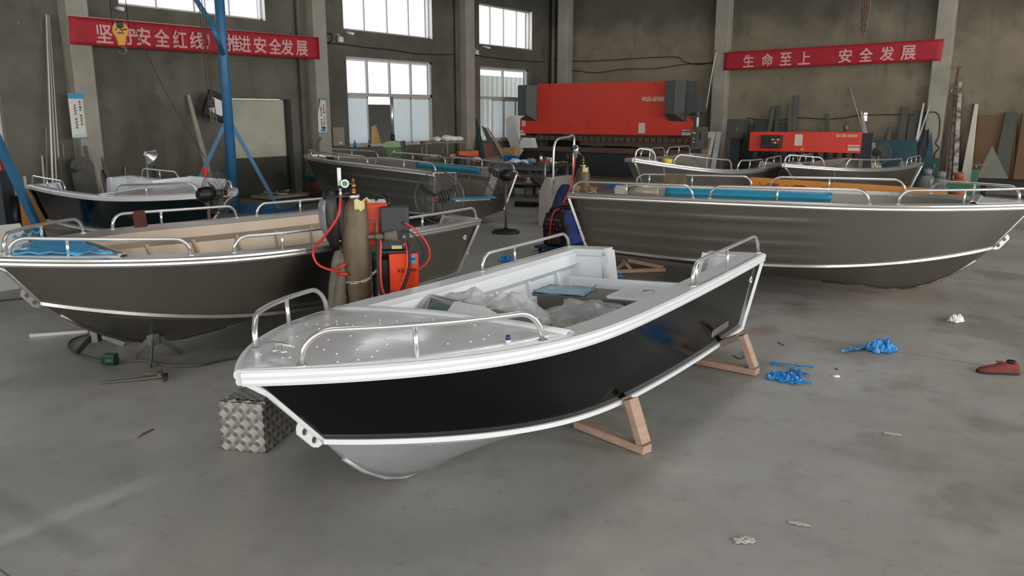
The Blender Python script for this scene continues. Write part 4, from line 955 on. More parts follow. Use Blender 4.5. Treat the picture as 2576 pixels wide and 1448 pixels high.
leaner('alu_rod', 'bright thin rod leaning right of the poster column', 'rod', (231, 391), (234, 391), 276, 280, m='pale_bar', d=1.1, gap=.5, t=.02, **lw)
leaner('white_plank', 'long whitish plank leaning behind the blue mast', 'plank', (468, 238), (475, 238), 538, 552, m=mat('white_plank', '#aaa698', .7, col2='#8a8577', scale=6), d=1.0, t=.05, **lw)
leaner('steel_stub', 'short steel stub standing against the left wall behind the cabin boat', 'bar', (311, 419), (314, 419), 320, 324, m='dull_bar', d=.4, t=.03, **lw)
leaner('steel_stub', 'short dark stub standing right of the work lamp', 'bar', (388, 417), (392, 417), 398, 403, m='steel', d=.4, t=.03, **lw)
def round_sheet(label, c, rx, m, x, h):
    p = onx(c[0], c[1], x); prof = [(-rx, -h)]+[(-rx*math.cos(math.pi*k/14), rx*.9*math.sin(math.pi*k/14)) for k in range(15)]+[(rx, -h)]
    M = Matrix(((0, 0, 1), (1, 0, 0), (0, 1, 0)))
    o = MB().prism(prof, .012, M=M).obj('round_topped_sheet', m); o.location = (p.x, p.y, p.z); o.rotation_euler = (0, R_(-9), 0)
    return tag(o, label, 'sheet', G2)
round_sheet('dull round-topped sheet leaning left of the poster column', (168, 412), .17, mat('dull_sheet', '#56544c', .6, .2, col2='#45433d', scale=5), XL+.45, .75)
round_sheet('larger dull round-topped sheet leaning before the poster column', (207, 420), .22, 'dull_sheet', XL+.7, .78)
jb = thing('metal_scrap', 'crumpled dark metal scrap hanging among the leaning bars at left', 'scrap', tuple(onx(188, 428, XL+.8)))
for k in range(7): MB().beam((.03*math.sin(k*2), .09*math.sin(k*1.3), .05*math.cos(k*1.9)), (.03*math.cos(k), .09*math.sin(k*1.3+1.6), .06*math.cos(k*2.3+1)), .05, .004).obj('scrap', 'steel' if k % 2 else 'dull_sheet', jb)
# ------------------------------------------------------------------ welding gear
def atd(px, py, d):
    r = ray(px, py); cy = -_sa*r.x+_ca*r.y; return Vector((0, 0, CAMH))+r*(d/cy)
def facing(p, off=0.0):                                     # heading whose local -y looks at the viewer's side
    return math.atan2(p[1], p[0])-math.pi/2+off
def gas_cylinder(label, c, h, r, m='cyl_brown', valve='brass', group='brown gas cylinders'):
    t = thing('gas_cylinder', label, 'gas cylinder', c, group=group); hs = h*.80
    prof = [(r*.9, 0), (r, .02), (r, hs)]+[(r*math.cos(a*math.pi/16)*.96+r*.04*0+.0*a if a < 7 else r*.34, hs+(r*1.05)*math.sin(a*math.pi/16)) for a in range(1, 7)]+[(r*.36, hs+r*1.1), (r*.34, hs+r*1.3)]
    MB().lathe(prof, (0, 0, 0), 32).obj('body', m, t)
    z = hs+r*1.3
    MB().lathe([(r*.42, z-.03), (r*.44, z-.015), (r*.42, z)], (0, 0, 0), 20).obj('neck_ring', 'alu_weld', t)
    MB().lathe([(.02, z), (.022, z+.03), (.016, z+.035), (.016, z+.06), (.024, z+.065), (.022, z+.09), (.01, z+.1), (.012, z+.13), (.005, z+.14)], (0, 0, 0), 14).obj('valve', valve, t)
    return t, z
c1 = atd(905, 845, 6.82); c1.z = .12; g1, zv = gas_cylinder('tall brown gas cylinder standing beside the orange welder between two boats', tuple(c1), 1.31, .117)
def tag_on(root, r, z, a0, w, h):
    rows = []
    for i in range(9):
        a = a0+w*(i/8-.5); rr = r+.004+.004*math.sin(i*1.7); rows.append([(rr*math.cos(a), rr*math.sin(a), z+h*(j/4-.5)+.012*math.sin(i*.9)) for j in range(5)])
    MB().grid(rows).obj('paper_tag', 'tag_yellow', root, solid=.002)
av = math.atan2(-c1.y, -c1.x)
tag_on(g1, .105, 1.12, av+.45, .9, .09); MB().tube([(.11*math.cos(av+.8), .11*math.sin(av+.8), 1.15), (.13*math.cos(av+.95), .13*math.sin(av+.95), 1.18), (.15*math.cos(av+1.1), .15*math.sin(av+1.1), 1.14)], .008, 6).obj('tag_tie', 'tag_yellow', g1)
rv = Vector((math.cos(av-math.pi/2), math.sin(av-math.pi/2), 0)); vw = Vector((math.cos(av), math.sin(av), 0)); rt = -rv   # rt: to the viewer's right, vw: toward the viewer
if (proj(c1+rt*.2)[0] < proj(c1)[0]): rt = -rt
Z = Vector((0, 0, 1))
P1 = lambda a, b, z: c1+rt*a+vw*b+Z*(z-c1.z)
reg = thing('gas_regulator', 'black gas regulator with green dial on the valve of the tall cylinder', 'regulator', tuple(P1(0, 0, 1.41)))
L = lambda p: [Vector(q)-Vector(reg.location) for q in p]
MB().tube(L([P1(0, 0, 1.41), P1(-.1, .0, 1.42)]), .022, 10).obj('stem', 'black', reg)
q = L([P1(-.07, .02, 1.42)])[0]; o = MB().cyl(q, q+vw*.035, .035, 16).obj('dial_case', 'alu_weld', reg); MB().cyl(q+vw*.035, q+vw*.038, .024, 16).obj('dial', mat('dial_green', '#3f8a5c', .4), o)
q = L([P1(-.115, .0, 1.40)]); MB().tube([q[0], q[0]+Z*.15], .017, 10).obj('flow_tube', 'white_plastic', reg); MB().cyl(q[0]-Z*.06, q[0], .03, 12).obj('knob', 'black', reg)
q = L([P1(-.11, .05, 1.38), P1(-.11, .06, 1.3)]); MB().tube(q, .012, 8).obj('hose_nipple', 'alu_weld', reg)
hz = [P1(-.11, .06, 1.31), P1(-.14, .13, 1.15), P1(-.26, .1, .98), P1(-.36, .03, .86), P1(-.33, .05, .74), P1(-.2, .1, .69), P1(-.1, .13, .74), P1(.0, -.16, .72)]
tag(MB().tube(smooth_path(hz, 8), .011, 8).obj('gas_hose', 'hose_red'), 'red gas hose looping left from the cylinder regulator', 'hose')
hm = thing('welding_helmet', 'black welding helmet hung on the left of the tall cylinder', 'helmet', tuple(P1(-.135, -.03, 1.14)), math.atan2(rt.y, rt.x))
rows = []
for i in range(11):
    z = .22-.52*i/10; s = [.5, .8, .95, 1, 1, 1, .97, .9, .78, .6, .42][i]; r = []
    for j in range(13):
        a = math.pi*(j/12); r.append((-.005-.13*s*math.sin(a)*1.05, .1*s*math.cos(a), z+.03*math.sin(a)*(1 if i < 3 else 0)))
    rows.append(r)
MB().grid(rows).obj('shell', 'black', hm, solid=.006)
rows = []
for i in range(9):
    z = .17-.36*i/8; s = [.7, .92, 1, 1, 1, .98, .92, .8, .6][i]; rows.append([(-.02-.14*s*math.sin(a)*1.05, .098*s*math.cos(a), z) for a in [R_(35+110*j/10) for j in range(11)]])
MB().grid(rows).obj('visor', mat('visor_grey', '#7a7f80', .12, alpha=.8), hm, solid=.004)
lump('padding', 'dark_grey', hm, (.02, 0, -.02), (.09, .09, .2), jit=.06); MB().lathe([(.085, .13), (.09, .15), (.085, .17)], (.03, 0, .02), 16).obj('head_band', 'black', hm)
sl = thing('canvas_sleeve', 'long grey canvas hose sleeve hanging down the left of the tall cylinder', 'sleeve', tuple(P1(-.17, 0, .12)))
S1 = [P1(-.02, -.16, .86), P1(-.1, -.12, .88), P1(-.16, .02, .78), P1(-.2, .04, .5), P1(-.22, .05, .25), P1(-.2, .06, .13)]
S2 = [P1(-.04, -.15, .8), P1(-.11, .0, .8), P1(-.135, .06, .62), P1(-.15, .1, .4), P1(-.16, .1, .25), P1(-.14, .1, .13)]
for s_, r in ((S1, [.03, .035, .042, .05, .05, .035]), (S2, [.025, .03, .04, .055, .06, .04])):
    pts = smooth_path([p-Vector(sl.location) for p in s_], 5); rr = [r[min(5, int(i/5))]+(r[min(5, int(i/5)+1)]-r[min(5, int(i/5))])*((i % 5)/5) for i in range(len(pts))]
    MB().tube(pts, [x*(1+.07*math.sin(i*1.9)) for i, x in enumerate(rr)], 10).obj('sleeve', 'canvas', sl)
MB().tube([P1(-.17, .1, .66)-Vector(sl.location), P1(-.08, .13, .655)-Vector(sl.location)], .014, 8).obj('red_tape', 'hose_red', sl)
def chain(mb, pts, link=.035, r=.004, w=.011):
    P = [Vector(p) for p in pts]; d = 0; segs = []
    for a, b in zip(P, P[1:]):
        L_ = (b-a).length; n = max(1, int(round(L_/(link*.72))))
        for i in range(n): segs.append((a.lerp(b, i/n), a.lerp(b, (i+1)/n)))
    for k, (a, b) in enumerate(segs):
        t = (b-a).normalized(); u = t.orthogonal().normalized(); v = t.cross(u)
        if k % 2: u = v
        c = (a+b)/2; h = link/2-w/2; ring = []
        for i in range(12):
            an = 2*math.pi*i/12; ring.append(c+t*(w*math.cos(an)+(h if math.cos(an) > 0 else -h))*.9+u*(w*math.sin(an)))
        mb.tube(ring, r, 5, closed=True)
mb = MB(); chain(mb, [P1(.12*math.sin(a)*1.02, .12*math.cos(a)*1.02, .62-.045*math.cos(a*.8+.3)) for a in [R_(x) for x in range(-80, 91, 17)]]+[P1(.2, .0, .67)], .034)
tag(mb.obj('cylinder_chain', 'alu_weld'), 'steel chain strapped round the tall cylinder', 'chain')
# orange two-part welder on its cart
wl = thing('welding_machine', 'orange welding machine with black control unit on top beside the tall cylinder', 'welder', tuple(P1(.42, -.12, 0)))
W1 = lambda a, b, z: P1(a, b, z)-Vector(wl.location)
def obox(root, name, m, a, b, bevel=0.0):
    """box with corners given as (right, toward viewer, up) beside the cylinder"""
    vs = [W1(x, y, z) for x in (a[0], b[0]) for y in (a[1], b[1]) for z in (a[2], b[2])]
    fs = [(0, 1, 3, 2), (4, 6, 7, 5), (0, 4, 5, 1), (2, 3, 7, 6), (0, 2, 6, 4), (1, 5, 7, 3)]
    if Vector(rt).cross(vw).z < 0: fs = [tuple(reversed(f)) for f in fs]
    return MB().add(vs, fs).obj(name, m, root, bevel=bevel)
low = obox(wl, 'power_unit', 'welder_orange', (.28, -.5, .14), (.54, -.02, .79), .012)
obox(wl, 'side_frame', 'black', (.14, -.5, .1), (.28, -.06, .74), .01)
obox(wl, 'top_tray', 'dark_grey', (.2, -.5, .79), (.53, -.05, .815), .006)
obox(wl, 'swivel_post', 'black', (.3, -.32, .79), (.42, -.18, .86))
up = obox(wl, 'wire_feeder', 'welder_orange', (.1, -.55, .84), (.29, -.16, 1.22), .012)
fc = obox(wl, 'feeder_front', 'dark_grey', (.22, -.16, .82), (.47, -.06, 1.2), .014)
MB().tube([W1(.2, -.4, 1.2), W1(.2, -.38, 1.27), W1(.24, -.3, 1.29), W1(.3, -.16, 1.27), W1(.3, -.12, 1.2)], .014, 8).obj('carry_handle', 'black', wl)
obox(up, 'lid_paper', 'white_plastic', (.12, -.5, 1.222), (.28, -.25, 1.226)); up.children[-1].parent = up
for z in (1.06, .99, .94, .87): MB().cyl(W1(.42, -.06, z), W1(.42, -.035, z), .016 if z < .99 else .012, 12).obj('socket', 'black' if z > .95 else 'steel', fc)
obox(fc, 'rating_plate', 'tag_yellow', (.31, -.058, .83), (.4, -.055, .86))
mb = MB(); write(mb, 'KEMPPI', W1(.435, -.018, .64), .16, .032, rt, Z, .008); mb.obj('lettering', 'black', low)
mb = MB(); write(mb, 'KEMPPI', W1(.16, -.35, 1.06), .12, .026, rt, Z, .008)
obox(low, 'blue_sticker', mat('sticker_blue', '#4aa3d0', .4), (.47, -.018, .7), (.51, -.015, .78)); obox(low, 'sticker_bar', 'ink', (.472, -.016, .735), (.508, -.012, .748))
for k in range(3): obox(low, 'spec_line', 'ink', (.4, -.018, .42-.025*k), (.47-.01*k, -.016, .424-.025*k))
MB().beam(W1(.18, -.02, .35), W1(.18, -.02, 1.08), .018, .018).obj('torch_post', 'steel_brown', wl); MB().beam(W1(.18, -.02, 1.08), W1(.12, -.02, 1.085), .012, .012).obj('torch_hook', 'steel_brown', wl)
for x in (.2, .5):
    for y in (-.45, -.1): MB().tube([W1(x-.02, y, .07), W1(x+.02, y, .07)], .07, 14).obj('wheel', 'rubber', wl)
obox(wl, 'cart_deck', 'black', (-.13, -.52, .09), (.56, .12, .118))
def hose(name, label, pts, r, m, cat='hose', n=8, group=None): return tag(MB().tube(smooth_path(pts, n), r, 8).obj(name, m), label, cat, group)
hose('torch_cable', 'thick red torch hose hanging in a loop before the orange welder', [P1(.43, -.03, .9), P1(.44, .02, .84), P1(.43, .05, .68), P1(.36, .08, .5), P1(.27, .09, .42), P1(.21, .09, .5), P1(.2, .07, .7), P1(.21, .03, .9), P1(.19, .0, .97)], .013, 'hose_red')
hose('torch_cable', 'black torch hose hanging in a loop beside the red one', [P1(.44, -.03, .9), P1(.455, .03, .84), P1(.45, .06, .66), P1(.37, .1, .47), P1(.26, .11, .39), P1(.19, .1, .48), P1(.18, .08, .7), P1(.185, .04, .92), P1(.17, .0, .98)], .013, 'cable')
hose('gas_hose', 'thin red hose arching right from the welder control unit', [P1(.43, -.04, 1.06), P1(.52, -.02, 1.0), P1(.62, -.02, .87), P1(.64, -.02, .76), P1(.6, -.02, .69), P1(.53, -.01, .64)], .009, 'hose_red')
hose('control_cable', 'thin black cable arching right from the welder control unit', [P1(.43, -.04, .99), P1(.5, -.02, .96), P1(.58, -.02, .84), P1(.58, -.02, .75), P1(.55, -.02, .7)], .007, 'cable')
glove('work_glove', 'grey dusty glove hung on the torch post of the orange welder', tuple(P1(.2, .03, .93)), math.atan2(rt.y, rt.x), 'canvas', .9)
mb = MB(); chain(mb, [P1(.2, .0, .62), P1(.19, .03, .36)], .036); tag(mb.obj('loose_chain', 'alu_weld'), 'short loose chain hanging from the welder cart', 'chain')

# second cylinder, console, jacket and blue welder by the stern of the right boat
c2 = Vector((-6.86, 11.45, 0)); g2, z2 = gas_cylinder('smaller-looking brown gas cylinder standing behind the stern of the right bare boat', tuple(c2), 1.27, .117)
av2 = math.atan2(-c2.y, -c2.x); tag_on(g2, .1, 1.09, av2+.4, 1.0, .09)
rg2 = thing('gas_regulator', 'chrome gas regulator at the left of the far brown cylinder', 'regulator', tuple(atd(1448, 378, 13.2)))
MB().lathe([(.03, -.12), (.035, -.05), (.05, -.03), (.055, .06), (.02, .09)], (0, 0, 0), 14).obj('body', 'alu_tube', rg2); MB().cyl((.03, -.06, .05), (.05, -.1, .05), .035, 14).obj('dial', 'black', rg2); MB().cyl((-.04, -.03, .03), (-.07, -.06, .03), .035, 14).obj('dial', 'black', rg2)
q0 = atd(1450, 386, 13.2); MB().tube([Vector((0, 0, 0)), Vector(c2+Z*1.3)-Vector(rg2.location)], .012, 8).obj('stem', 'brass', rg2)
hose('gas_hose', 'red hose running down from the chrome regulator past the console', [atd(1446, 395, 13.1), atd(1444, 420, 13.1), atd(1438, 455, 13.0), atd(1432, 480, 12.9), atd(1418, 508, 12.6), atd(1412, 525, 12.3)], .014, 'hose_red')
pa, pb_, pc_ = onz(1355, 566), onz(1385, 572), onz(1440, 560)
co = thing('boat_console', 'unpainted aluminium boat console with tubular grab hoop standing on the floor', 'console', tuple(pb_))
e1 = (pa-pb_); e2 = (pc_-pb_); H_ = .88
o3 = lambda p, z: Vector((p.x-pb_.x, p.y-pb_.y, z))
mb = MB(); A0, B0, C0, D0 = o3(pa, 0), o3(pb_, 0), o3(pc_, 0), o3(pa+e2, 0)
def up_(p, z): return Vector((p.x, p.y, z))
A1 = A0.lerp(B0, .0); mb.add([A0, B0, C0, D0, up_(A0, .62), up_(B0, H_), up_(C0, H_), up_(D0, .62), up_(A0.lerp(B0, .5), H_), up_(D0.lerp(C0, .5), H_)],
    [(0, 1, 5, 8, 4), (1, 2, 6, 5), (2, 3, 7, 9, 6), (3, 0, 4, 7), (4, 8, 9, 7), (8, 5, 6, 9)])
mb.obj('body', mat('alu_bright', '#d8ccc4', .35, .35), co, bevel=.01); MB().add([up_(A0, .63).lerp(up_(A0.lerp(B0, .5), H_), f)+Vector((0, 0, .012)) for f in (0.02, .98)]+[up_(D0, .63).lerp(up_(D0.lerp(C0, .5), H_), f)+Vector((0, 0, .012)) for f in (.98, .02)], [(0, 1, 2, 3)]).obj('protective_film', 'teal_sheet', co, solid=.003)
hp = [o3(atd(1389, 455, 15.0), H_)]; p0_, p1_ = B0.lerp(C0, .1), B0.lerp(C0, 1.0)
MB().tube(smooth_path([up_(p0_, H_-.1), up_(p0_, 1.3), up_(p0_.lerp(p1_, .06), 1.48), up_(p0_.lerp(p1_, .25), 1.56), up_(p0_.lerp(p1_, .7), 1.58), up_(p1_, 1.58), up_(p1_, 1.2), up_(p1_, H_)], 6), .022, 10).obj('grab_hoop', 'alu_tube', co)
MB().tube(smooth_path([up_(A0.lerp(B0, .5), H_), up_(A0.lerp(B0, .55), 1.12), up_(A0.lerp(B0, .75), 1.2), up_(B0, 1.2)], 6), .016, 8).obj('side_rail', 'alu_tube', co)
jk = thing('work_jacket', 'dark blue work jacket hanging on the aluminium console', 'jacket', tuple(atd(1422, 470, 14.0)))
rows = []; zt = 1.5
for i in range(9):
    z = .05-.38*i/8*2.0; w = [.07, .12, .13, .14, .15, .15, .14, .13, .1][i]; off = -.02*i
    rows.append([(rt.x*(off+w*math.cos(a))+vw.x*.05*math.sin(a)*(1+.3*math.sin(i*2+a*3)), rt.y*(off+w*math.cos(a))+vw.y*.05*math.sin(a)*(1+.3*math.sin(i*2+a*3)), z*.85) for a in [2*math.pi*k/14 for k in range(15)]])
MB().grid(rows).obj('jacket_body', 'jacket_blue', jk, sub=1)
MB().tube([rt*.08+Z*(-.02), rt*.07+vw*.06+Z*(-.25), rt*.02+vw*.07+Z*(-.48)], [.04, .05, .045], 10).obj('sleeve', 'jacket_blue', jk)
bw = onz(1398, 634); wb = thing('welding_machine', 'blue welding machine with black front at the stern of the right bare boat', 'welder', tuple(bw), facing(bw, -.6))
hose('gas_hose', 'second red hose rising from the blue welder toward the stern corner', [bw+Vector((0, .1, .62)), atd(1414, 527, 12.0), atd(1424, 512, 12.0), atd(1434, 500, 11.9), atd(1441, 492, 12.0)], .014, 'hose_red')
MB().bx((-.19, -.02, .1), (.19, .55, .56)).obj('case', 'blue_welder', wb, bevel=.02)
fr = MB().add([(-.2, -.03, .1), (.2, -.03, .1), (.2, -.06, .4), (.16, -.03, .58), (-.16, -.03, .58), (-.2, -.06, .4), (-.2, .03, .1), (.2, .03, .1), (.2, .03, .4), (.16, .03, .58), (-.16, .03, .58), (-.2, .03, .4)],
    [(0, 1, 2, 5), (5, 2, 3, 4), (0, 6, 7, 1), (1, 7, 8, 2), (2, 8, 9, 3), (3, 9, 10, 4), (4, 10, 11, 5), (5, 11, 6, 0)]).obj('front_panel', 'black', wb, bevel=.008)
for r in range(2):
    for k in range(5): MB().cyl((-.12+.06*k, -.045, .36+.055*r), (-.12+.06*k, -.075, .36+.055*r), .013, 8).obj('knob', 'hose_red' if (k+r) % 2 else 'dark_grey', fr)
MB().bx((-.12, -.052, .14), (.12, -.045, .3)).obj('grille', 'dark_grey', fr); MB().bx((-.13, -.056, .47), (.1, -.046, .5)).obj('badge', 'steel', fr)
MB().bx((-.06, -.02, .58), (.08, .12, .6)).obj('handle', 'black', wb)
hose('welding_cable', 'black welding cables coiled over the top of the blue welder', [bw+Vector(q) for q in ((-.1, .0, .6), (.0, -.05, .68), (.1, .1, .7), (.2, .3, .66), (.24, .4, .5), (.22, .42, .3))], .025, 'cable', 'cable')
hose('welding_cable', 'second black cable hanging down the right side of the blue welder', [bw+Vector(q) for q in ((-.05, .1, .6), (.08, .12, .66), (.22, .2, .6), (.27, .3, .42), (.25, .35, .25))], .02, 'cable', 'cable')
fx = lambda x, y, z: wb.matrix_basis@Vector((x, y, z))
wm = Matrix.Translation(bw)@Matrix.Rotation(facing(bw, -.6), 4, 'Z')
hose('gas_hose', 'red hose hanging down the black front of the blue welder', [wm@Vector(q) for q in ((.04, .02, .64), (.0, -.06, .6), (-.02, -.1, .45), (-.03, -.1, .3), (-.04, -.09, .18))], .012, 'hose_red')
dl = thing('welder_dolly', 'low blue dolly carrying the blue welding machine', 'dolly', tuple(bw), facing(bw, -.6))
MB().bx((-.3, -.12, .05), (.4, .62, .09)).obj('deck', mat('dolly_blue', '#16405a', .5), dl)
for x in (-.24, .34):
    for y in (-.06, .56): MB().tube([(x-.015, y, .03), (x+.015, y, .03)], .03, 12).obj('wheel', 'rubber', dl)
hose('welding_cable', 'tangle of thin cables on the floor before the blue dolly', [onz(*q, .012) for q in ((1345, 640), (1362, 655), (1385, 640), (1405, 652), (1420, 636), (1400, 628), (1360, 634), (1350, 650))], .008, 'cable', 'cable')
# fans
def fan(label, c, hz, yaw, tilt=0.0, dia=.75, group='pedestal fans', stand=True):
    t = thing('pedestal_fan', label, 'fan', c, yaw, group=group); r = dia/2
    M = Matrix.Rotation(tilt, 3, 'X'); K = lambda x, y, z: Vector((0, 0, hz))+M@Vector((x, y, z))
    mb = MB()
    for (rr, y) in [(r*k/9, -.09-.03*math.cos(k/9*1.5)) for k in range(2, 10)]+[(r*k/5, .07+.02*math.cos(k/5*1.5)) for k in range(1, 6)]+[(r, -.03), (r, .03)]:
        mb.tube([K(rr*math.cos(a*math.pi/20), y*(1 if rr < r*.98 else .35), rr*math.sin(a*math.pi/20)) for a in range(40)], .0022, 4, closed=True)
    for k in range(48):
        a = 2*math.pi*k/48; cs_, sn = math.cos(a), math.sin(a)
        mb.tube([K(r*f*cs_, y, r*f*sn) for f, y in ((.2, -.118), (.6, -.108), (.9, -.085), (1, -.02), (1, .03), (.85, .075), (.2, .09))], .0014, 3, caps=False)
    mb.obj('grille', 'steel', t)
    b = MB()
    for k in range(3):
        rows = []
        for i in range(8):
            f = i/7; rr = .05+(r*.86-.05)*f; rows.append([])
            for j in range(5):
                a = 2*math.pi*k/3+.5+(j/4-.5)*(.75-.45*f); rows[-1].append(K(rr*math.cos(a), -.03+.05*(j/4-.5), rr*math.sin(a)))
        MB().grid(rows).obj('blade', 'dark_grey', t, solid=.003)
    MB().cyl(K(0, -.07, 0), K(0, .04, 0), .05, 16).obj('hub', 'dark_grey', t); MB().cyl(K(0, -.125, 0), K(0, -.118, 0), .045, 16).obj('badge', 'red_rust', t)
    mb = MB(); mb.tube([K(0, .08, 0), K(0, .12, 0), K(0, .24, 0), K(0, .29, 0)], [.07, .1, .095, .05], 16); mb.obj('motor', 'black', t)
    if stand:
        MB().cyl((0, .15, .03), (0, .15, hz-.06), .02, 12).obj('pole', 'steel_brown', t); MB().lathe([(.24, 0), (.24, .025), (.2, .05), (.05, .06), (.03, .09)], (0, .15, 0), 24).obj('base', 'steel_dark', t)
    return t
p = atd(1105, 497, 11.5); fan('large pedestal fan facing the camera behind the tall cylinder', (p.x, p.y, 0), p.z, facing(p, -.35))
p = onz(1257, 583); fan('pedestal fan with black motor standing at the cut-out stern in mid hall', (p.x, p.y-.0, 0), .98, facing(p, -2.35), dia=.62)
p = atd(547, 486, 10.3); fan('pedestal fan with black motor by the bow of the teal boat', (p.x, p.y, 0), p.z, facing(p, 2.2), dia=.56)
p = atd(2215, 385, 21.5); fan('faint wire fan beside the right end of the shear', (p.x, p.y, 0), p.z, facing(p, .6), dia=.6)
# ------------------------------------------------------------------ banners, posters, wall fittings
def banner(name, label, corners, plane, chars, axis):
    """corners tl,tr,br,bl in the picture on a wall plane; chars: (character, px, half width px)"""
    F = (lambda p: onx(p[0], p[1], plane)) if axis == 'x' else (lambda p: ony(p[0], p[1], plane))
    tl, tr, br, bl = [F(c) for c in corners]; n = Vector((1, 0, 0)) if axis == 'x' else Vector((0, -1, 0))
    t = thing(name, label, 'banner', tuple(tl)); rows = []; u = (tr-tl).normalized()
    for j in range(7):
        f = j/6; rows.append([tl.lerp(tr, i/40).lerp(bl.lerp(br, i/40), f)-tl+n*(.008*math.sin(i*.7)*math.sin(f*3.1)+.012*math.sin(i*.23)) for i in range(41)])
    MB().grid(rows).obj('cloth', 'banner_red', t, solid=.004)
    for ch, px, hw in chars:
        mb = MB(); y0 = corners[0][1]+(corners[1][1]-corners[0][1])*(px-corners[0][0])/(corners[1][0]-corners[0][0]); y1 = corners[3][1]+(corners[2][1]-corners[3][1])*(px-corners[3][0])/(corners[2][0]-corners[3][0])
        c = F((px, y0*.45+y1*.55)); a, b = F((px-hw, (y0+y1)/2)), F((px+hw, (y0+y1)/2))
        h = (F((px, y0))-F((px, y1))).length*.66; v = (F((px, y0))-F((px, y1))).normalized()
        write(mb, ch, c-tl, (b-a).length, h, u, Vector((0, 0, 1)), 0, lift=.03, bold=.022)
        mb.obj('character', 'banner_ink', t)
    return t, tl, tr
b1_, tl, tr = banner('safety_banner', 'long red safety banner between columns on the left wall', [(172, 40), (801, 95), (804, 149), (176, 111)], XL+.36,
    [('坚', 260, 20), ('守', 319, 19), ('安', 358, 18), ('全', 405, 18), ('红', 450, 17), ('线', 493, 17), ('，', 521, 4), ('推', 585, 16), ('进', 613, 15), ('安', 652, 15), ('全', 690, 15), ('发', 720, 15), ('展', 757, 14)], 'x')
MB().tube([Vector((-.0, 0, .01)), (tr-tl)+Vector((0, 0, .01))], .008, 6).obj('hanging_cord', 'pale_bar', b1_)
banner('safety_banner', 'shorter red safety banner between columns on the back wall', [(1823, 132), (2375, 98), (2367, 152), (1820, 177)], YB-.36,
    [('生', 1884, 13), ('命', 1931, 14), ('至', 1977, 14), ('上', 2024, 15), ('安', 2127, 16), ('全', 2179, 16), ('发', 2232, 17), ('展', 2286, 18)], 'y')
def poster(label, tl, br, cols, curl=0.0, blue=.12):
    x = XL+.33; a, b = onx(*tl, x), onx(*br, x); w, h = b.y-a.y, a.z-b.z
    t = thing('wall_poster', label, 'poster', (x, a.y, b.z)); rows = []
    for i in range(13):
        f = i/12; rows.append([(.006+(curl*max(0, .35-g)*max(0, f-.55)*2 if curl else 0), w*g+(curl*max(0, .4-g)*max(0, f-.55)*1.2), h*f) for g in [j/6 for j in range(7)]])
    MB().grid(rows).obj('sheet', 'paper', t, solid=.002)
    MB().bx((.007, w*(.45 if curl else .0), h*(1-blue)), (.011, w, h)).obj('top_band', 'poster_blue', t); MB().bx((.007, 0, 0), (.011, w, h*.03)).obj('bottom_band', 'poster_blue', t)
    mb, mr = MB(), MB()
    for (g, z0, dz, txt, red) in cols:
        for k, ch in enumerate(txt):
            if ch == ' ': continue
            write(mr if k in red else mb, ch, (.012, w*g, h*(z0-dz*k)), w*.13, h*.045, (0, 1, 0), (0, 0, 1), 0, bold=.03)
    mb.obj('writing', 'ink', t)
    if mr.v: mr.obj('red_writing', 'ink_red', t)
    return t, w, h
t, w, h = poster('white safety poster with blue top on the left column', (169, 234), (221, 348), [(.7, .82, .062, '生产再忙 安全不忘', ()), (.36, .74, .062, '人命关天 安全为先', (1,))])
MB().bx((.007, w*.2, h*.06), (.009, w*.8, h*.1)).obj('faint_skyline', mat('skyline', '#c6c4bc', .8), t)
t, w, h = poster('white safety poster with a curled corner on the middle column', (797, 246), (824, 336), [(.66, .8, .066, '安全第一 人人有责', ()), (.36, .72, .066, '防患未然 平安是福', (2, 3))], curl=.25, blue=.06)
MB().ell((.01, w*.62, h*.17), (.004, w*.16, h*.04), 10).obj('small_figure', 'ink', t); MB().ell((.008, w*.5, h*.1), (.004, w*.3, h*.05), 10).obj('cloud', 'poster_blue', t)
eb = thing('distribution_box', 'beige distribution box on the left wall beside the middle column', 'electric box'); a, b = onx(828, 320), onx(859, 366)
MB().bx((XL, a.y, b.z), (XL+.14, b.y, a.z)).obj('door', 'cab_pale', eb, bevel=.008); MB().bx((XL+.14, b.y-.08, (a.z+b.z)/2-.02), (XL+.16, b.y-.05, (a.z+b.z)/2+.03)).obj('lock', 'alu_tube', eb); MB().bx((XL+.14, a.y+.2, b.z+.06), (XL+.145, a.y+.3, b.z+.1)).obj('sticker', 'paper', eb)
def wallpipe(label, px, py, r=.04):
    p = onx(px, py); t = thing('vent_pipe', label, 'pipe', tuple(p), group='pale pipe stubs below the upper windows')
    MB().lathe([(r*.72, 0), (r, 0), (r, .3), (r*.72, .3), (r*.72, 0)], (0, 0, 0), 14, M=Matrix.Rotation(R_(98), 3, 'Y')).obj('pipe', 'white_plastic', t)
wallpipe('pale vent pipe stub below the leftmost upper window', 289, 20); wallpipe('pale vent pipe stub below the middle upper window', 869, 82, .035); wallpipe('pale vent pipe stub below the corner upper window', 1214, 118, .03)
for px, py, lb in ((849, 95, 'middle'), (1192, 128, 'corner')):
    p = onx(px, py); t = thing('security_lamp', 'small white lamp bracket on the left wall near the %s windows' % lb, 'lamp', tuple(p))
    MB().beam((0, 0, .1), (.1, .0, .02), .03, .03).obj('arm', 'white_plastic', t); MB().bx((.05, -.07, -.12), (.16, .07, .02)).obj('head', 'white_plastic', t, bevel=.02)
def wire(label, pts, fn, r=.012, name='cable', m='cable'): return tag(MB().tube(smooth_path([fn(*p) for p in pts], 5), r, 6).obj(name, m), label, 'cable')
fx_ = lambda a, b: onx(a, b, XL+.05); fy_ = lambda a, b: ony(a, b, YB-.06)
wire('black cable strung along the left wall between the window rows', [(815, 109), (860, 111), (920, 119), (980, 125), (1040, 134), (1090, 137), (1140, 137)], fx_)
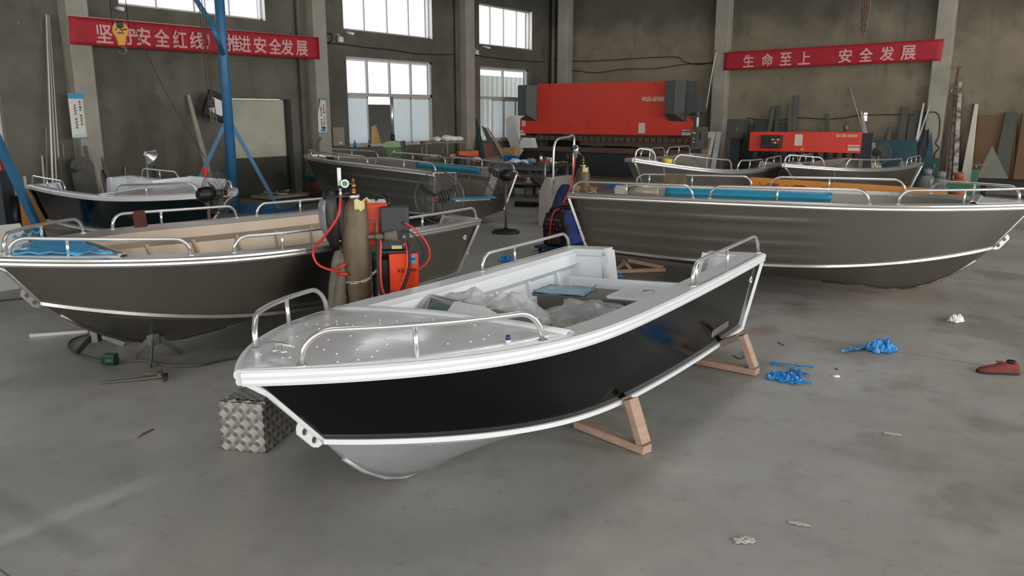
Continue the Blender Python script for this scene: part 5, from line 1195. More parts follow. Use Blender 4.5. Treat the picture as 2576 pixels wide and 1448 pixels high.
wire('black cable strung from the corner column to the press brake wall', [(1160, 136), (1190, 138), (1230, 144), (1300, 152), (1370, 156)], fx_)
wire('black cable sagging along the back wall above the press brake', [(1395, 150), (1450, 154), (1520, 152), (1600, 147), (1700, 143), (1720, 155), (1760, 162), (1812, 152)], fy_)
wire('lower black cable drooping behind the press brake top', [(1400, 176), (1450, 178), (1500, 183), (1570, 174), (1650, 172), (1720, 162), (1790, 158), (1812, 153)], fy_)
wire('black cable along the back wall above the shear', [(1880, 297), (1930, 302), (1975, 301), (2007, 296), (2070, 299), (2120, 297), (2165, 290), (2265, 288), (2300, 289)], fy_)
wire('cable looping down the face of the back wall column', [(2339, 282), (2355, 283), (2364, 300), (2362, 340), (2354, 360), (2362, 372), (2352, 385), (2350, 398)], lambda a, b: ony(a, b, YB-.325), .014)
wire('bundle of old wires hanging from the middle column', [(806, 345), (800, 362), (795, 380), (800, 400)], lambda a, b: onx(a, b, XL+.4), .03, m=mat('wire_bundle', '#6b6456', .8))
wire('loop of wire hung on the left wall by the middle windows', [(818, 88), (832, 84), (836, 98), (828, 108), (819, 100), (818, 88)], fx_, .012)
hose('thin_conduit', 'pale thin rod leaning on the back column right of the press brake', [ony(1803, 125, YB-.35), ony(1790, 190, YB-.5), ony(1776, 275, YB-.8)], .022, 'pale_bar', 'rod')
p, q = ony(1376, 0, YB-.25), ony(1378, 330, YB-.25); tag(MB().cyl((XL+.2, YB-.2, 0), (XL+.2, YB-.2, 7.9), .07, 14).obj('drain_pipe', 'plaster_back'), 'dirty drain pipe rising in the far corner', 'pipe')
pp = onx(745, 30); tag(MB().cyl((XL+.1, 13.5, 0), (XL+.1, 13.5, 7.9), .06, 12).obj('drain_pipe', 'plaster'), 'dull drain pipe left of the middle column', 'pipe')
pp = tag(MB().cyl((XL+.1, 19.55, 0), (XL+.1, 19.55, 7.9), .06, 12).obj('drain_pipe', 'plaster'), 'dull drain pipe left of the column between windows', 'pipe')

# ------------------------------------------------------------------ blue jib crane, hook and hoist
mp = Vector((-14.2, 9.85, 0)); cr = thing('jib_crane', 'tall blue jib crane mast on tripod legs before the roller door', 'crane', tuple(mp))
MB().cyl((0, 0, 0), (0, 0, 6.6), .098, 20).obj('mast', 'blue_steel', cr)
za = 1.92; r1 = onz(702, 530); l1 = onz(462, 540)
for f in (Vector((r1.x, r1.y, 0)), Vector((l1.x, l1.y, 0)), mp+Vector((-1.0, .5, 0))):
    MB().beam(Vector((0, 0, za)), f-mp+Vector((0, 0, .03)), .075, .075).obj('leg', 'blue_steel', cr)
    d = f-mp; MB().box((d.x, d.y, .012), (.18, .18, .024), math.atan2(d.y, d.x)).obj('foot_plate', 'blue_steel', cr)
q = atd(562, 132, 15.9); MB().tube(smooth_path([Vector((0, 0, q.z))]+[atd(a, b, 15.4)-mp for a, b in ((548, 100), (525, 50), (497, 5), (478, -30))], 5), .05, 10).obj('jib_brace', 'blue_steel', cr)
MB().beam(atd(478, -34, 15.4)-mp+Vector((1.4, -1.2, .4)), Vector((-.3, .25, 6.3)), .1, .14).obj('jib_arm', 'blue_steel', cr)
bs = thing('crane_base_plate', 'flat blue steel base plate lying at the foot of the crane', 'base plate', tuple(onz(640, 528)), R_(20)); MB().bx((-.75, -.5, 0), (.75, .5, .06)).obj('plate', 'blue_steel', bs); MB().bx((-.7, -.45, .06), (.7, -.4, .16)).obj('rim', 'blue_steel', bs)  # base plate of the crane mast, not a tray
bl = onz(108, 603); tp = atd(-60, 235, 11.6)
b2_ = thing('crane_leg', 'blue steel leg of another crane slanting in at the left edge', 'crane', tuple(bl)); MB().beam((0, 0, .02), tp-bl, .1, .1).obj('leg', 'blue_steel', b2_); MB().box((0, 0, .015), (.24, .24, .03)).obj('foot_plate', 'blue_steel', b2_)  # only the slanting leg of a second crane is built
hk = atd(303, 76, 14.0); hb = thing('hook_block', 'yellow crane hook block hanging before the left banner', 'hook', tuple(hk), facing(hk))
s_ = 14.0/2000
MB().prism([(18*s_*math.cos(a)*1.0, 18*s_*math.sin(a)*1.15) for a in [R_(x) for x in range(-50, 231, 14)]]+[(-9*s_, -26*s_), (-8*s_, -36*s_), (8*s_, -36*s_), (9*s_, -26*s_)], .12, M=Matrix(((1, 0, 0), (0, 0, -1), (0, 1, 0)))).obj('block', 'hook_yellow', hb, bevel=.02)
MB().bx((-.06, -.07, .03), (.06, .07, .14)).obj('sheave', 'steel_dark', hb, bevel=.02)
mb = MB(); mb.bx((-.05, -.066, -.06), (.05, -.062, -.04)); mb.bx((-.08, -.066, .0), (-.05, -.062, .02)); mb.bx((.04, -.066, .0), (.1, -.062, .02)); mb.beam((-.03, -.064, .05), (.04, -.064, -.02), .02, .004, up=(0, 1, 0)); mb.obj('marking', 'ink', hb)
c = Vector((0, 0, -.33)); MB().tube([(0, 0, -.24), (0, 0, -.27)]+[(.06*math.sin(a), 0, -.33+.06*math.cos(a)) for a in [R_(x) for x in range(0, 300, 20)]], [.02, .018]+[.024-.0008*k for k in range(15)], 10).obj('hook', 'steel_brown', hb)
for x, up_px in ((-.11, 283), (.13, 316)): MB().cyl((x, 0, .05), (x-.05, 0, 4.2), .006, 6).obj('wire_rope', 'cable', hb)
hose('slack_rope', 'thin dark rope slanting from the hook to the mast leg', [atd(334, 55, 14.2), atd(372, 140, 14.6), atd(430, 255, 15.0), atd(515, 395, 15.3)], .008, mat('rope', '#3c352a', .8), 'rope')
hz_ = atd(532, 262, 15.2); ch = thing('chain_hoist', 'hanging chain hoist with dangling chains left of the blue mast', 'hoist', tuple(hz_), facing(hz_))
MB().bx((-.06, -.06, -.06), (.06, .06, .1)).obj('hoist_body', 'steel_dark', ch, bevel=.015)
for k, (x, x2) in enumerate(((-.05, -.09), (.0, -.04), (.04, .01))):
    mb = MB(); chain(mb, [(x2, 0, 2.6), (x, .0, .08)], .05, .004, .011); mb.obj('chain', mat('old_chain', '#5c5240', .6, .5), ch)
for x in (-.04, .0, .05): mb = MB(); chain(mb, [(x, 0, -.06), (x+.02, 0, -.34)], .05, .006, .014); mb.obj('chain', 'steel', ch)
bp_ = onx(545, 268, XL+.4); t = thing('black_square_lamp', 'tilted black square floodlight with pale face behind the chain hoist', 'floodlight', tuple(bp_))
Mq = Matrix.Rotation(R_(-22), 4, 'X'); o = MB().bx((-.05, -.29, -.29), (.05, .29, .29)).obj('housing', 'black', t, bevel=.015); o.matrix_local = Mq
o2 = MB().bx((.05, -.19, -.17), (.06, .15, .15)).obj('face', 'white_plastic', t); o2.matrix_local = Mq; MB().beam((-.05, 0, 0), (-.38, 0, -.05), .05, .05).obj('bracket', 'steel', t)
cv = atd(2177, 20, 14.0); t = thing('hanging_chains', 'bundle of dark chains hanging from above at upper right', 'chain', tuple(cv))
for k in range(4):
    x = -.05+.035*k; mb = MB(); chain(mb, [(x*1.4, .02*k, 3.6), (x, .0, -.0), (x*.4, .01*k, -.36-.05*(k % 3))], .07, .008, .02); mb.obj('chain', 'steel_brown', t)
hp_ = ony(2402, 228, YB-.55); t = thing('wall_hook', 'steel crane hook on a chain beside the back wall column', 'hook', tuple(hp_))
MB().tube([(0, 0, .12), (.03, 0, .08)]+[(.09*math.cos(a), 0, .0+.09*math.sin(a)) for a in [R_(x) for x in range(60, 340, 20)]], .024, 10).obj('hook', 'steel', t); mb = MB(); chain(mb, [(0, 0, .14), (.03, 0, .62)], .09, .012, .026); mb.obj('chain', 'steel_brown', t); MB().beam((.03, 0, .6), (.03, .55, .62), .02, .02).obj('peg', 'steel', t)
lp = atd(372, 440, 14.6); t = thing('work_lamp', 'aluminium dish work lamp on a thin post behind the teal boat', 'lamp', (lp.x, lp.y, 0))
d_ = atd(377, 392, 14.6); v = d_-Vector((lp.x, lp.y, 0)); MB().cyl((0, 0, 0), (0, 0, v.z-.1), .012, 8).obj('post', 'alu_tube', t); MB().lathe([(.12, 0), (.13, .02), (.02, .02)], (0, 0, 0), 16).obj('foot', 'steel_dark', t)
Md = Matrix.Rotation(facing(lp), 3, 'Z')@Vector((0, 0, 1)).rotation_difference(Vector((.72, .45, -.5))).to_matrix()
MB().lathe([(.04, -.1), (.06, -.06), (.14, .03), (.15, .045)], (v.x, v.y, v.z), 22, M=Md).obj('reflector', 'alu_tube', t, solid=.003); MB().cyl(v+Md@Vector((0, 0, -.03)), Vector((0, 0, v.z-.1)), .014, 8).obj('socket', 'alu_weld', t)
rc = atd(516, 438, 14.6); t = thing('red_rag', 'bright red rag tied to the left leg of the blue crane', 'rag', tuple(rc)); rows = [[(.05*(1+.2*math.sin(i))*math.cos(a), .04*math.sin(a), .13-.26*i/6) for a in [2*math.pi*k/10 for k in range(11)]] for i in range(7)]; MB().grid(rows).obj('rag', mat('rag_red', '#d23a2c', .8, bump=.3), t)

# ------------------------------------------------------------------ work tables and clutter at mid back
FR, FL, RB = onz(1381, 416, .8), onz(1195, 409, .8), onz(1446, 411, .8)
wt = thing('work_table', 'long grey steel work table covered with tools before the press brake', 'table', (FR.x, FR.y, 0)); ux = (FL-FR).normalized(); uy = (RB-FR).normalized(); Lx, Ly = (FL-FR).length, 1.0
T0 = lambda a, b, z: ux*a+uy*b+Z*z
def quadbox(root, name, m, a0, a1, b0, b1, z0, z1, f=T0):
    vs = [f(a, b, z) for a in (a0, a1) for b in (b0, b1) for z in (z0, z1)]
    return MB().add(vs, [(0, 2, 3, 1), (4, 5, 7, 6), (0, 1, 5, 4), (2, 6, 7, 3), (0, 4, 6, 2), (1, 3, 7, 5)]).obj(name, m, root)
quadbox(wt, 'table_top', 'steel', 0, Lx, 0, Ly, .76, .8); quadbox(wt, 'apron', mat('table_grey', '#5f6361', .5), .02, Lx-.02, .02, .06, .66, .76)
for a in (.15, Lx/2, Lx-.15):
    for b in (.06, Ly-.08): quadbox(wt, 'leg', 'table_grey', a, a+.07, b, b+.07, 0, .76)
MB().beam(T0(.2, .06, .3), T0(.65, .06, .7), .05, .05).obj('knee_brace', 'table_grey', wt); MB().beam(T0(.15, .06, .3), T0(.12, .5, .72), .05, .05).obj('knee_brace', 'table_grey', wt)
quadbox(wt, 'lower_shelf', 'steel_dark', .1, Lx-.1, .1, Ly-.1, .26, .3)
def on_table(px, py, b, z=.8): p = atd(px, py, 20); return None
def tpos(px, b=.35):
    """point on the table top seen in picture column px, b metres in from the front edge"""
    lo, hi = -.2, Lx+.2
    for _ in range(40):
        m = (lo+hi)/2; x = proj(Vector((FR.x, FR.y, 0))+T0(m, b, .8))[0]
        if x > px: lo = m
        else: hi = m
    return Vector((FR.x, FR.y, 0))+T0(lo, b, .8)
az = math.atan2(-ux.y, -ux.x); GT = 'small things on the long work table'
def small(name, label, cat, px, b, build, rz=0.0): p = tpos(px, b); t = thing(name, label, cat, tuple(p), az+rz, group=GT); build(t); return t
small('blue_bin', 'blue plastic bin on the work table carrying a carton', 'bin', 1286, .5, lambda t: MB().add([(-.12, -.1, 0), (.12, -.1, 0), (.12, .1, 0), (-.12, .1, 0), (-.18, -.15, .16), (.18, -.15, .16), (.18, .15, .16), (-.18, .15, .16)], [(0, 3, 2, 1), (0, 1, 5, 4), (1, 2, 6, 5), (2, 3, 7, 6), (3, 0, 4, 7), (4, 5, 6, 7)]).obj('tub', mat('bin_blue', '#1c5fb0', .4), t))
p = tpos(1286, .5); t = thing('carton', 'brown carton tilted on the blue bin', 'box', (p.x, p.y, .97), az); o = MB().bx((-.17, -.13, 0), (.17, .13, .2)).obj('box', 'cardboard', t); MB().bx((-.17, -.132, .0), (.17, -.13, .04)).obj('blue_print', 'film_blue', t)
small('green_cup', 'green plastic cup on the near edge of the work table', 'cup', 1262, .2, lambda t: MB().lathe([(.045, 0), (.06, .1), (.052, .1), (.04, .01)], (0, 0, 0), 16).obj('cup', mat('cup_green', '#1f7a46', .4), t))
small('spray_can', 'silver spray can standing on the work table', 'can', 1361, .45, lambda t: (MB().lathe([(.045, 0), (.045, .17), (.03, .2), (.0, .2)], (0, 0, 0), 16).obj('can', 'alu_tube', t), MB().lathe([(.022, .2), (.022, .25), (0, .25)], (0, 0, 0), 12).obj('cap', 'black', t)))
small('plastic_bag', 'white crumpled bag on the work table', 'bag', 1297, .2, lambda t: lump('bag', 'bag_white', t, (0, 0, .06), (.16, .1, .065), jit=.2))
small('plastic_bag', 'second white bag at the right of the first on the work table', 'bag', 1318, .25, lambda t: lump('bag', 'bag_white', t, (0, 0, .05), (.12, .09, .055), jit=.2))
small('plastic_bag', 'whitish bag at the left end of the work table', 'bag', 1200, .3, lambda t: lump('bag', 'bag_white', t, (0, 0, .06), (.14, .1, .065), jit=.22))
small('rag_pile', 'pile of pale rags on the work table left of the green cup', 'rags', 1240, .35, lambda t: lump('rags', mat('rag_pale', '#a79d92', .9, col2='#7a5f58', scale=14, bump=.4), t, (0, 0, .06), (.28, .16, .07), jit=.2))
small('rag_pile', 'orange and blue rag heap on the work table', 'rags', 1335, .4, lambda t: (lump('rags', mat('rag_mixed', '#c78a55', .9, col2='#4487a8', scale=12, contrast=.06), t, (0, 0, .06), (.16, .12, .075), jit=.2)))
small('red_case', 'small red tool case on the work table', 'case', 1372, .5, lambda t: (MB().bx((-.1, -.06, 0), (.1, .06, .12)).obj('case', mat('case_red', '#a83434', .5), t, bevel=.01), MB().bx((-.03, -.01, .12), (.03, .01, .14)).obj('handle', 'black', t)))
small('carton', 'small white and blue carton on the work table', 'box', 1380, .6, lambda t: (MB().bx((-.09, -.06, 0), (.09, .06, .15)).obj('box', 'paper', t), MB().bx((-.03, -.062, .02), (.05, -.06, .12)).obj('print', 'poster_blue', t)))
def grinder(t, m='orange_tank'):
    MB().tube([(-.13, 0, .04), (.06, 0, .045)], [.03, .034], 10).obj('body', m, t); MB().cyl((.09, 0, .02), (.09, 0, .07), .035, 12).obj('gear_head', 'steel', t); MB().cyl((.09, 0, .012), (.09, 0, .018), .06, 16).obj('disc', 'steel_dark', t)
small('angle_grinder', 'yellow angle grinder on the work table, left one', 'grinder', 1396, .3, lambda t: grinder(t, 'warn')); small('angle_grinder', 'orange angle grinder on the work table, right one', 'grinder', 1418, .6, lambda t: grinder(t))
small('black_bottle', 'black bottle at the right end of the work table', 'bottle', 1427, .8, lambda t: MB().lathe([(.05, 0), (.05, .2), (.02, .25), (.02, .29), (0, .29)], (0, 0, 0), 14).obj('bottle', 'black', t))
for k, px in enumerate((1215, 1228, 1270, 1308, 1350, 1388, 1412)):
    small('hand_tool', ['pair of dark pliers', 'dark spanner', 'dark clamp', 'short dark bar', 'dark hammer', 'dark chisel', 'dark cutter'][k]+' lying on the work table', 'tool', px, (.1+.1*(k % 2) if px < 1400 else .5), lambda t: (MB().beam((-.1, 0, .012), (.09, .02, .012), .025, .02).obj('shaft', 'steel_dark', t), MB().bx((.07, -.02, 0), (.13, .05, .035)).obj('head', 'steel', t)), rz=k*.8)
for k in range(16):
    px = 1203+12.5*k; c_ = ['#b8432f', '#2f63a8', '#c9c6bd', '#d9a23a', '#3c3f42', '#7c4a38', '#e0dcd2', '#3f7f8f'][k % 8]; nm = ['red', 'blue', 'pale', 'yellow', 'black', 'brown', 'white', 'teal'][k % 8]; m_ = mat('clutter_'+nm, c_, .5)
    ref = ['left of the green cup', 'near the blue bin', 'by the spray can', 'near the right table end'][min(3, int((px-1200)/62))]
    small('small_part', '%s small %s on the work table %s' % (nm, 'roll' if k % 3 == 0 else 'packet', ref), 'part', px, .12+.23*(k % 3), (lambda t, k=k, m_=m_: MB().lathe([(.03, 0), (.055, 0), (.055, .06), (.03, .06)], (0, 0, 0), 14).obj('roll', m_, t) if k % 3 == 0 else MB().bx((-.07, -.04, 0), (.07, .05, .03+.02*(k % 4))).obj('packet', m_, t, bevel=.008)), rz=k*1.1)
# second table left of it, with bags and an orange box
P0 = atd(1186, 393, 21.0); q0 = atd(1070, 392, 20.6); t2 = thing('steel_rack', 'dark steel bench rack with white bags on top left of the work table', 'rack', (P0.x, P0.y, 0)); ux2 = (q0-P0); ux2.z = 0; L2 = ux2.length; ux2.normalize(); uy2 = Vector((-ux2.y, ux2.x, 0)); uy2 = uy2 if uy2.dot(Vector((-.588, .809, 0))) > 0 else -uy2
F2 = lambda a, b, z: ux2*a+uy2*b+Z*z
ztop = 1.29
quadbox(t2, 'top_shelf', 'steel_brown', 0.1, L2, 0, .6, ztop-.04, ztop, F2); quadbox(t2, 'lower_shelf', 'steel_brown', -.1, L2+.1, -.1, .7, .86, .9, F2)
for a in (.12, L2*.5, L2-.06):
    for b in (.02, .52): quadbox(t2, 'leg', 'steel_brown', a, a+.05, b, b+.05, 0, ztop-.04, F2)
B0_ = Vector((P0.x, P0.y, 0))
for k, (a, r, lb) in enumerate(((.45, .11, 'tallest'), (.62, .13, 'widest'), (.9, .1, 'leftmost'), (.28, .1, 'rightmost'))):
    p = B0_+F2(a*L2/1.3, .25, ztop); t = thing('plastic_bag', '%s white bag on the steel rack left of the work table' % lb, 'bag', tuple(p), group='white bags on the steel rack'); lump('bag', 'bag_white', t, (0, 0, r*.6), (r*1.3, r, r*.65), jit=.2)
p = B0_+F2(.1, .1, .9); ob = thing('orange_toolbox', 'orange tool box on the lower shelf of the steel rack', 'tool box', tuple(p), math.atan2(ux2.y, ux2.x)); MB().bx((-.3, -.12, 0), (.25, .12, .15)).obj('case', mat('case_orange', '#cf5324', .5), ob, bevel=.015); MB().bx((-.1, -.02, .15), (.05, .02, .18)).obj('handle', 'black', ob)
for k in range(6):
    p = B0_+F2(.2+L2*.13*k, .0, .9); t = thing('steel_offcut', ['bent plate', 'angle piece', 'flat bar', 'small block', 'short pipe', 'thin plate'][k]+' lying on the lower shelf of the steel rack', 'offcut', tuple(p), k*.7, group='offcuts on the steel rack')
    MB().bx((-.1, -.05, 0), (.1, .05, .03+.02*(k % 3))).obj('piece', ['steel', 'steel_dark', 'alu_in'][k % 3], t, bevel=.005)
gm = atd(991, 372, 18.6); gt = thing('green_drill_machine', 'green bench drilling machine with a grey column under the middle window', 'machine', (gm.x, gm.y, 0), facing(gm, -.1))
k_ = 18.6/2000; MB().bx((-.16, -.15, 0), (.16, .2, gm.z-.14)).obj('stand', 'green_machine', gt); 
MB().add([(-.235, -.2, gm.z+.02), (.22, -.2, gm.z+.02), (.22, .2, gm.z+.02), (-.235, .2, gm.z+.02), (-.21, -.16, gm.z+.13), (-.02, -.16, gm.z+.17), (.2, -.16, gm.z+.14), (.2, .16, gm.z+.14), (-.02, .16, gm.z+.17), (-.21, .16, gm.z+.13)], [(3, 2, 1, 0), (0, 1, 6, 5, 4), (1, 2, 7, 6), (2, 3, 9, 8, 7), (3, 0, 4, 9), (4, 5, 8, 9), (5, 6, 7, 8)]).obj('belt_cover', 'green_pale', gt, bevel=.01)
MB().bx((-.17, -.19, gm.z-.16), (.2, .19, gm.z+.02)).obj('head', 'green_machine', gt, bevel=.01); MB().bx((.18, -.2, gm.z-.05), (.25, .15, gm.z+.16)).obj('motor', 'dark_grey', gt)
MB().cyl((.03, -.195, gm.z-.08), (.03, -.23, gm.z-.08), .035, 14).obj('handwheel', 'steel', gt); MB().beam((.24, -.1, gm.z-.12), (.3, -.2, gm.z-.03), .02, .02).obj('feed_lever', 'alu_tube', gt)
MB().cyl((-.03, .1, gm.z+.15), (-.03, .1, gm.z+.3), .05, 12).obj('column_sleeve', 'black', gt); MB().cyl((-.03, .1, gm.z+.3), (-.03, .1, gm.z+1.15), .04, 12).obj('column', 'alu_tube', gt)
for px, lb, m in ((893, 'small blue tin', 'film_deep'), (929, 'grey pump bottle', 'steel')):
    p = onx(px, 366, XL+.12); t = thing('sill_tin', lb+' standing on the middle window sill', 'tin', (p.x, p.y, 1.09)); MB().lathe([(.04, 0), (.04, .12), (.02, .14), (.015, .2), (0, .2)], (0, 0, 0), 14).obj('body', m, t)
# plates stacked against the corner column, left of the brake
GC = 'plates leaning by the corner window'
leaner('teal_strip', 'blue-green strip leaning left of the corner window', 'strip', (1194, 297), (1198, 297), 1220, 1236, m='teal_sheet', wall='left', gap=.1, d=1.2, group=GC)
leaner('grey_plate', 'dull curved-edge plate leaning by the corner window, left one', 'plate', (1211, 316), (1222, 322), 1260, 1290, m='grey_sheet', wall='left', gap=.2, d=1.5, group=GC)
leaner('grey_plate', 'dull plate leaning by the corner window, right one', 'plate', (1224, 320), (1228, 322), 1290, 1310, m='alu_in', wall='left', gap=.25, d=1.6, group=GC)
leaner('brown_plate', 'small reddish-brown board leaning behind the work table', 'board', (1213, 358), (1235, 361), 1232, 1262, m=mat('red_board', '#7c5242', .8), wall='left', gap=1.6, d=2.2, group=GC)
# gas bottles at the far right
def tank(label, px, py, d, m, hh=.55, r=.16):
    p = atd(px, py, d); t = thing('gas_bottle', label, 'gas bottle', (p.x, p.y, 0), group='squat gas bottles by the right column')
    MB().lathe([(r*.8, 0), (r*.85, .04), (r, .08), (r, hh*.62), (r*.95, hh*.72), (r*.8, hh*.8), (r*.55, hh*.86), (r*.25, hh*.89), (r*.2, hh*.93)], (0, 0, 0), 26).obj('body', m, t)
    MB().grid([[(r*.5*math.cos(a), r*.5*math.sin(a), hh*z_) for a in [av-2.4+4.0*k/16 for k in range(17)]] for z_ in (.86, 1.06)]).obj('collar', m, t, solid=.008); MB().lathe([(.03, hh), (.03, hh+.06), (0, hh+.06)], (0, 0, 0), 10).obj('valve', 'steel', t)
tank('grey squat gas bottle near the right column, left one', 2334, 440, 18.0, 'grey_tank', .74, .165); tank('grey squat gas bottle near the right column, right one', 2369, 440, 17.2, 'grey_tank', .74, .165)
tank('orange squat gas bottle right of the grey pair', 2413, 440, 17.2, 'orange_tank', .72, .17)
gf = atd(2451, 450, 16.5); t = thing('green_stand', 'green steel stand with a square post right of the orange bottle', 'stand', (gf.x, gf.y, 0)); MB().bx((-.06, -.06, 0), (.06, .06, gf.z+.2)).obj('post', 'green_frame', t); MB().bx((-.5, -.1, gf.z-.2), (-.06, .1, gf.z-.12)).obj('arm', 'green_frame', t); MB().cyl((0, 0, gf.z+.2), (0, 0, gf.z+.3), .02, 8).obj('screw', 'steel', t); MB().beam((-.08, 0, gf.z+.29), (.22, 0, gf.z+.3), .015, .015).obj('crank', 'steel', t)
gf = atd(2340, 400, 21.0); t = thing('dark_green_frame', 'dark green steel frame behind the grey bottles', 'frame', (gf.x, gf.y, 0)); MB().bx((-.25, -.2, gf.z-.1), (.2, .2, gf.z+.02)).obj('box', mat('frame_green', '#1f4a40', .5), t)  # plain dark green steel frame, not a bench
for x in (-.22, .16): MB().bx((x, -.18, 0), (x+.05, .18, gf.z-.1)).obj('leg', 'frame_green', t)
gf = atd(2130, 312, 22.3); t = thing('rusty_vice', 'dark rusty mechanism standing on top of the shear', 'mechanism', (ony(2130, 312, 21.48).x, 21.48, 1.545)); lump('body', 'steel_brown', t, (0, 0, .1), (.07, .08, .12), jit=.2, sub=0); MB().bx((-.12, -.05, 0), (.12, .05, .05)).obj('base', 'steel_brown', t); MB().beam((0, 0, .15), (.05, 0, .3), .05, .05).obj('arm', 'steel_brown', t)

# ------------------------------------------------------------------ things on the floor
A_, B_, C_ = onz(560, 1131), onz(668, 1141), onz(640, 1075)
dv = (B_-A_); dw = dv.length; ang = math.atan2(dv.y, dv.x); dn = Vector((-dv.y, dv.x, 0)).normalized(); dn = dn if dn.dot(Vector((-.588, .809, 0))) > 0 else -dn
db = thing('checker_box', 'aluminium checker-plate box standing under the foreground bow', 'box', tuple(A_), ang); hB = .31; dpt = .5
body = MB().bx((0, 0, 0), (dw, dpt, hB)).obj('box', mat('checker_plain', '#8e8880', .34, .95), db, bevel=.004)
def bars(fn, nu, nv, du, dv_):
    mb = MB()
    for i in range(nu):
        for j in range(nv):
            c0 = (du*(i+.5), dv_*(j+.5)); s = 1 if (i+j) % 2 else -1
            for k in range(5):
                o = (k-2)*.009; a = [(c0[0]+f*.02+o*.7*s, c0[1]+s*f*.017-o*.7+.004*(1-f*f)) for f in (-1, -.5, 0, .5, 1)]
                mb.tube([fn(u, v) for u, v in a], [.0008, .0018, .002, .0018, .0008], 5, caps=False)
    return mb
nu, nv = 6, 6
bars(lambda u, v: Vector((u, -.0005, v)), nu, nv, dw/nu, hB/nv).obj('raised_bars', 'alu_tube', body); bars(lambda u, v: Vector((u, v, hB+.0005)), nu, 9, dw/nu, dpt/9).obj('raised_bars', 'alu_tube', body); bars(lambda u, v: Vector((dw+.0005, u, v)), 9, nv, dpt/9, hB/nv).obj('raised_bars', 'alu_tube', body)
rows = [[(dw*(.1+.8*i/10), dpt*(.1+.35*j/6), hB+.008+.007*math.sin(i*2.3+j*1.7)) for j in range(7)] for i in range(11)]; MB().grid(rows).obj('crumpled_foil', 'alu_tube', db)
tl_ = onz(408, 952); t = thing('bar_clamp', 'long steel bar clamp lying on the floor left of the checker-plate box', 'clamp', tuple(tl_)); e = onz(250, 966)-tl_; MB().beam(Vector((0, 0, .02)), e+Vector((0, 0, .012)), .022, .01).obj('bar', 'steel', t); d = e.normalized(); n_ = Vector((-d.y, d.x, 0))
MB().beam(Vector((0, 0, .03))-d*.03, n_*.1+Vector((0, 0, .03))-d*.03, .03, .03).obj('fixed_jaw', 'steel_dark', t); MB().beam(d*.02+Vector((0, 0, .03)), d*.02-n_*.09+Vector((0, 0, .03)), .03, .03).obj('sliding_jaw', 'steel_brown', t); MB().cyl(d*.02-n_*.07+Vector((0, 0, .025)), d*.16-n_*.1+Vector((0, 0, .02)), .011, 8).obj('screw', 'steel_brown', t)
pg = onz(278, 918); t = thing('cable_connector', 'dark green cable connector lying on the floor below the left bare boat', 'connector', tuple(pg), .5); MB().tube([(-.055, 0, .042), (.055, 0, .042)], [.038, .042], 16).obj('body', 'green_plug', t); MB().bx((-.045, -.03, .07), (.055, .04, .094)).obj('lid', 'green_plug', t, bevel=.005)
hose('power_cable', 'grey cable running right from the green connector past the tripod stand', [onz(a, b, .012) for a, b in ((287, 914), (315, 908), (360, 906), (420, 918), (500, 918), (560, 905), (620, 895), (680, 885))], .009, 'cable_grey', 'cable')
hose('power_cable', 'grey cable looping left from the green connector behind the far stand', [onz(a, b, .012) for a, b in ((268, 911), (230, 902), (190, 890), (172, 872), (180, 855), (205, 845), (230, 838), (300, 800))], .009, 'cable_grey', 'cable')
p0, p1 = onz(76, 847), onz(225, 836); t = thing('alu_bar', 'bright aluminium bar lying on the floor below the left bow', 'bar', tuple(p0)); MB().beam((0, 0, .015), p1-p0+Vector((.06, .1, .015)), .035, .028).obj('bar', 'alu_tube', t)
hose('floor_cable', 'thin dark cable lying along the floor at the left edge', [onz(a, b, .008) for a, b in ((-5, 757), (30, 753), (52, 751), (75, 748))], .006, 'cable', 'cable')
def scrap(name, label, cat, px, py, m, L, Wd, rz, hgt=.05, tails=()):
    p = onz(px, py); t = thing(name, label, cat, tuple(p), rz); rows = []
    for i in range(21):
        rows.append([(L*(i/20-.5)*(1+.1*math.sin(j*.8)), Wd*(j/16-.5)*(1-.35*abs(i/20-.5)*2+.15*math.sin(i*.9)), .004+hgt*(.75*abs(math.sin(i*.55+j*.35)*math.sin(j*.6+i*.25))+random.uniform(0, .35))*min(1, .08+.35*min(i, 20-i, j, 16-j))) for j in range(17)])
    MB().grid(rows, smooth=False).obj('sheet', m, t, solid=.002)
    for (a, b, w) in tails:
        a, b = onz(*a)-p, onz(*b)-p; Mi = Matrix.Rotation(-rz, 3, 'Z'); a, b = Mi@a, Mi@b; n = Vector((-(b-a).y, (b-a).x, 0)).normalized()*w
        rows = [[a.lerp(b, f)+n*(s*(1-f*.8))+Vector((0, 0, .006+.02*abs(math.sin(f*9+s)))) for s in (-1, -.3, .4, 1)] for f in [k/9 for k in range(10)]]
        MB().grid(rows, smooth=False).obj('torn_strip', m, t, solid=.002)
    return t
scrap('film_scrap', 'crumpled blue film on the floor beside the stern trestle', 'plastic film', 1975, 952, 'film_deep', .26, .22, .2, .05, [((1938, 917), (2045, 928), .016), ((1990, 930), (2035, 950), .035), ((1985, 967), (2040, 968), .022)])
scrap('film_scrap', 'crumpled blue film with a long tail in the middle of the right floor', 'plastic film', 2215, 880, 'film_deep', .24, .22, .9, .1, [((2195, 872), (2118, 888), .05)])
scrap('film_scrap', 'small blue film scrap on the floor before the far brown cylinder', 'plastic film', 1545, 472, 'film_deep', .45, .3, .2, .1)
scrap('film_scrap', 'small blue film scrap beside the blue dolly', 'plastic film', 1275, 657, 'film_deep', .22, .14, .6, .08)
scrap('film_scrap', 'tiny blue film scrap near the trestle under the right boat', 'plastic film', 1556, 697, 'film_deep', .12, .08, .6, .04)
scrap('paper_scrap', 'small white crumpled paper on the right floor', 'paper', 2405, 808, 'bag_white', .15, .13, 1.2, .07)
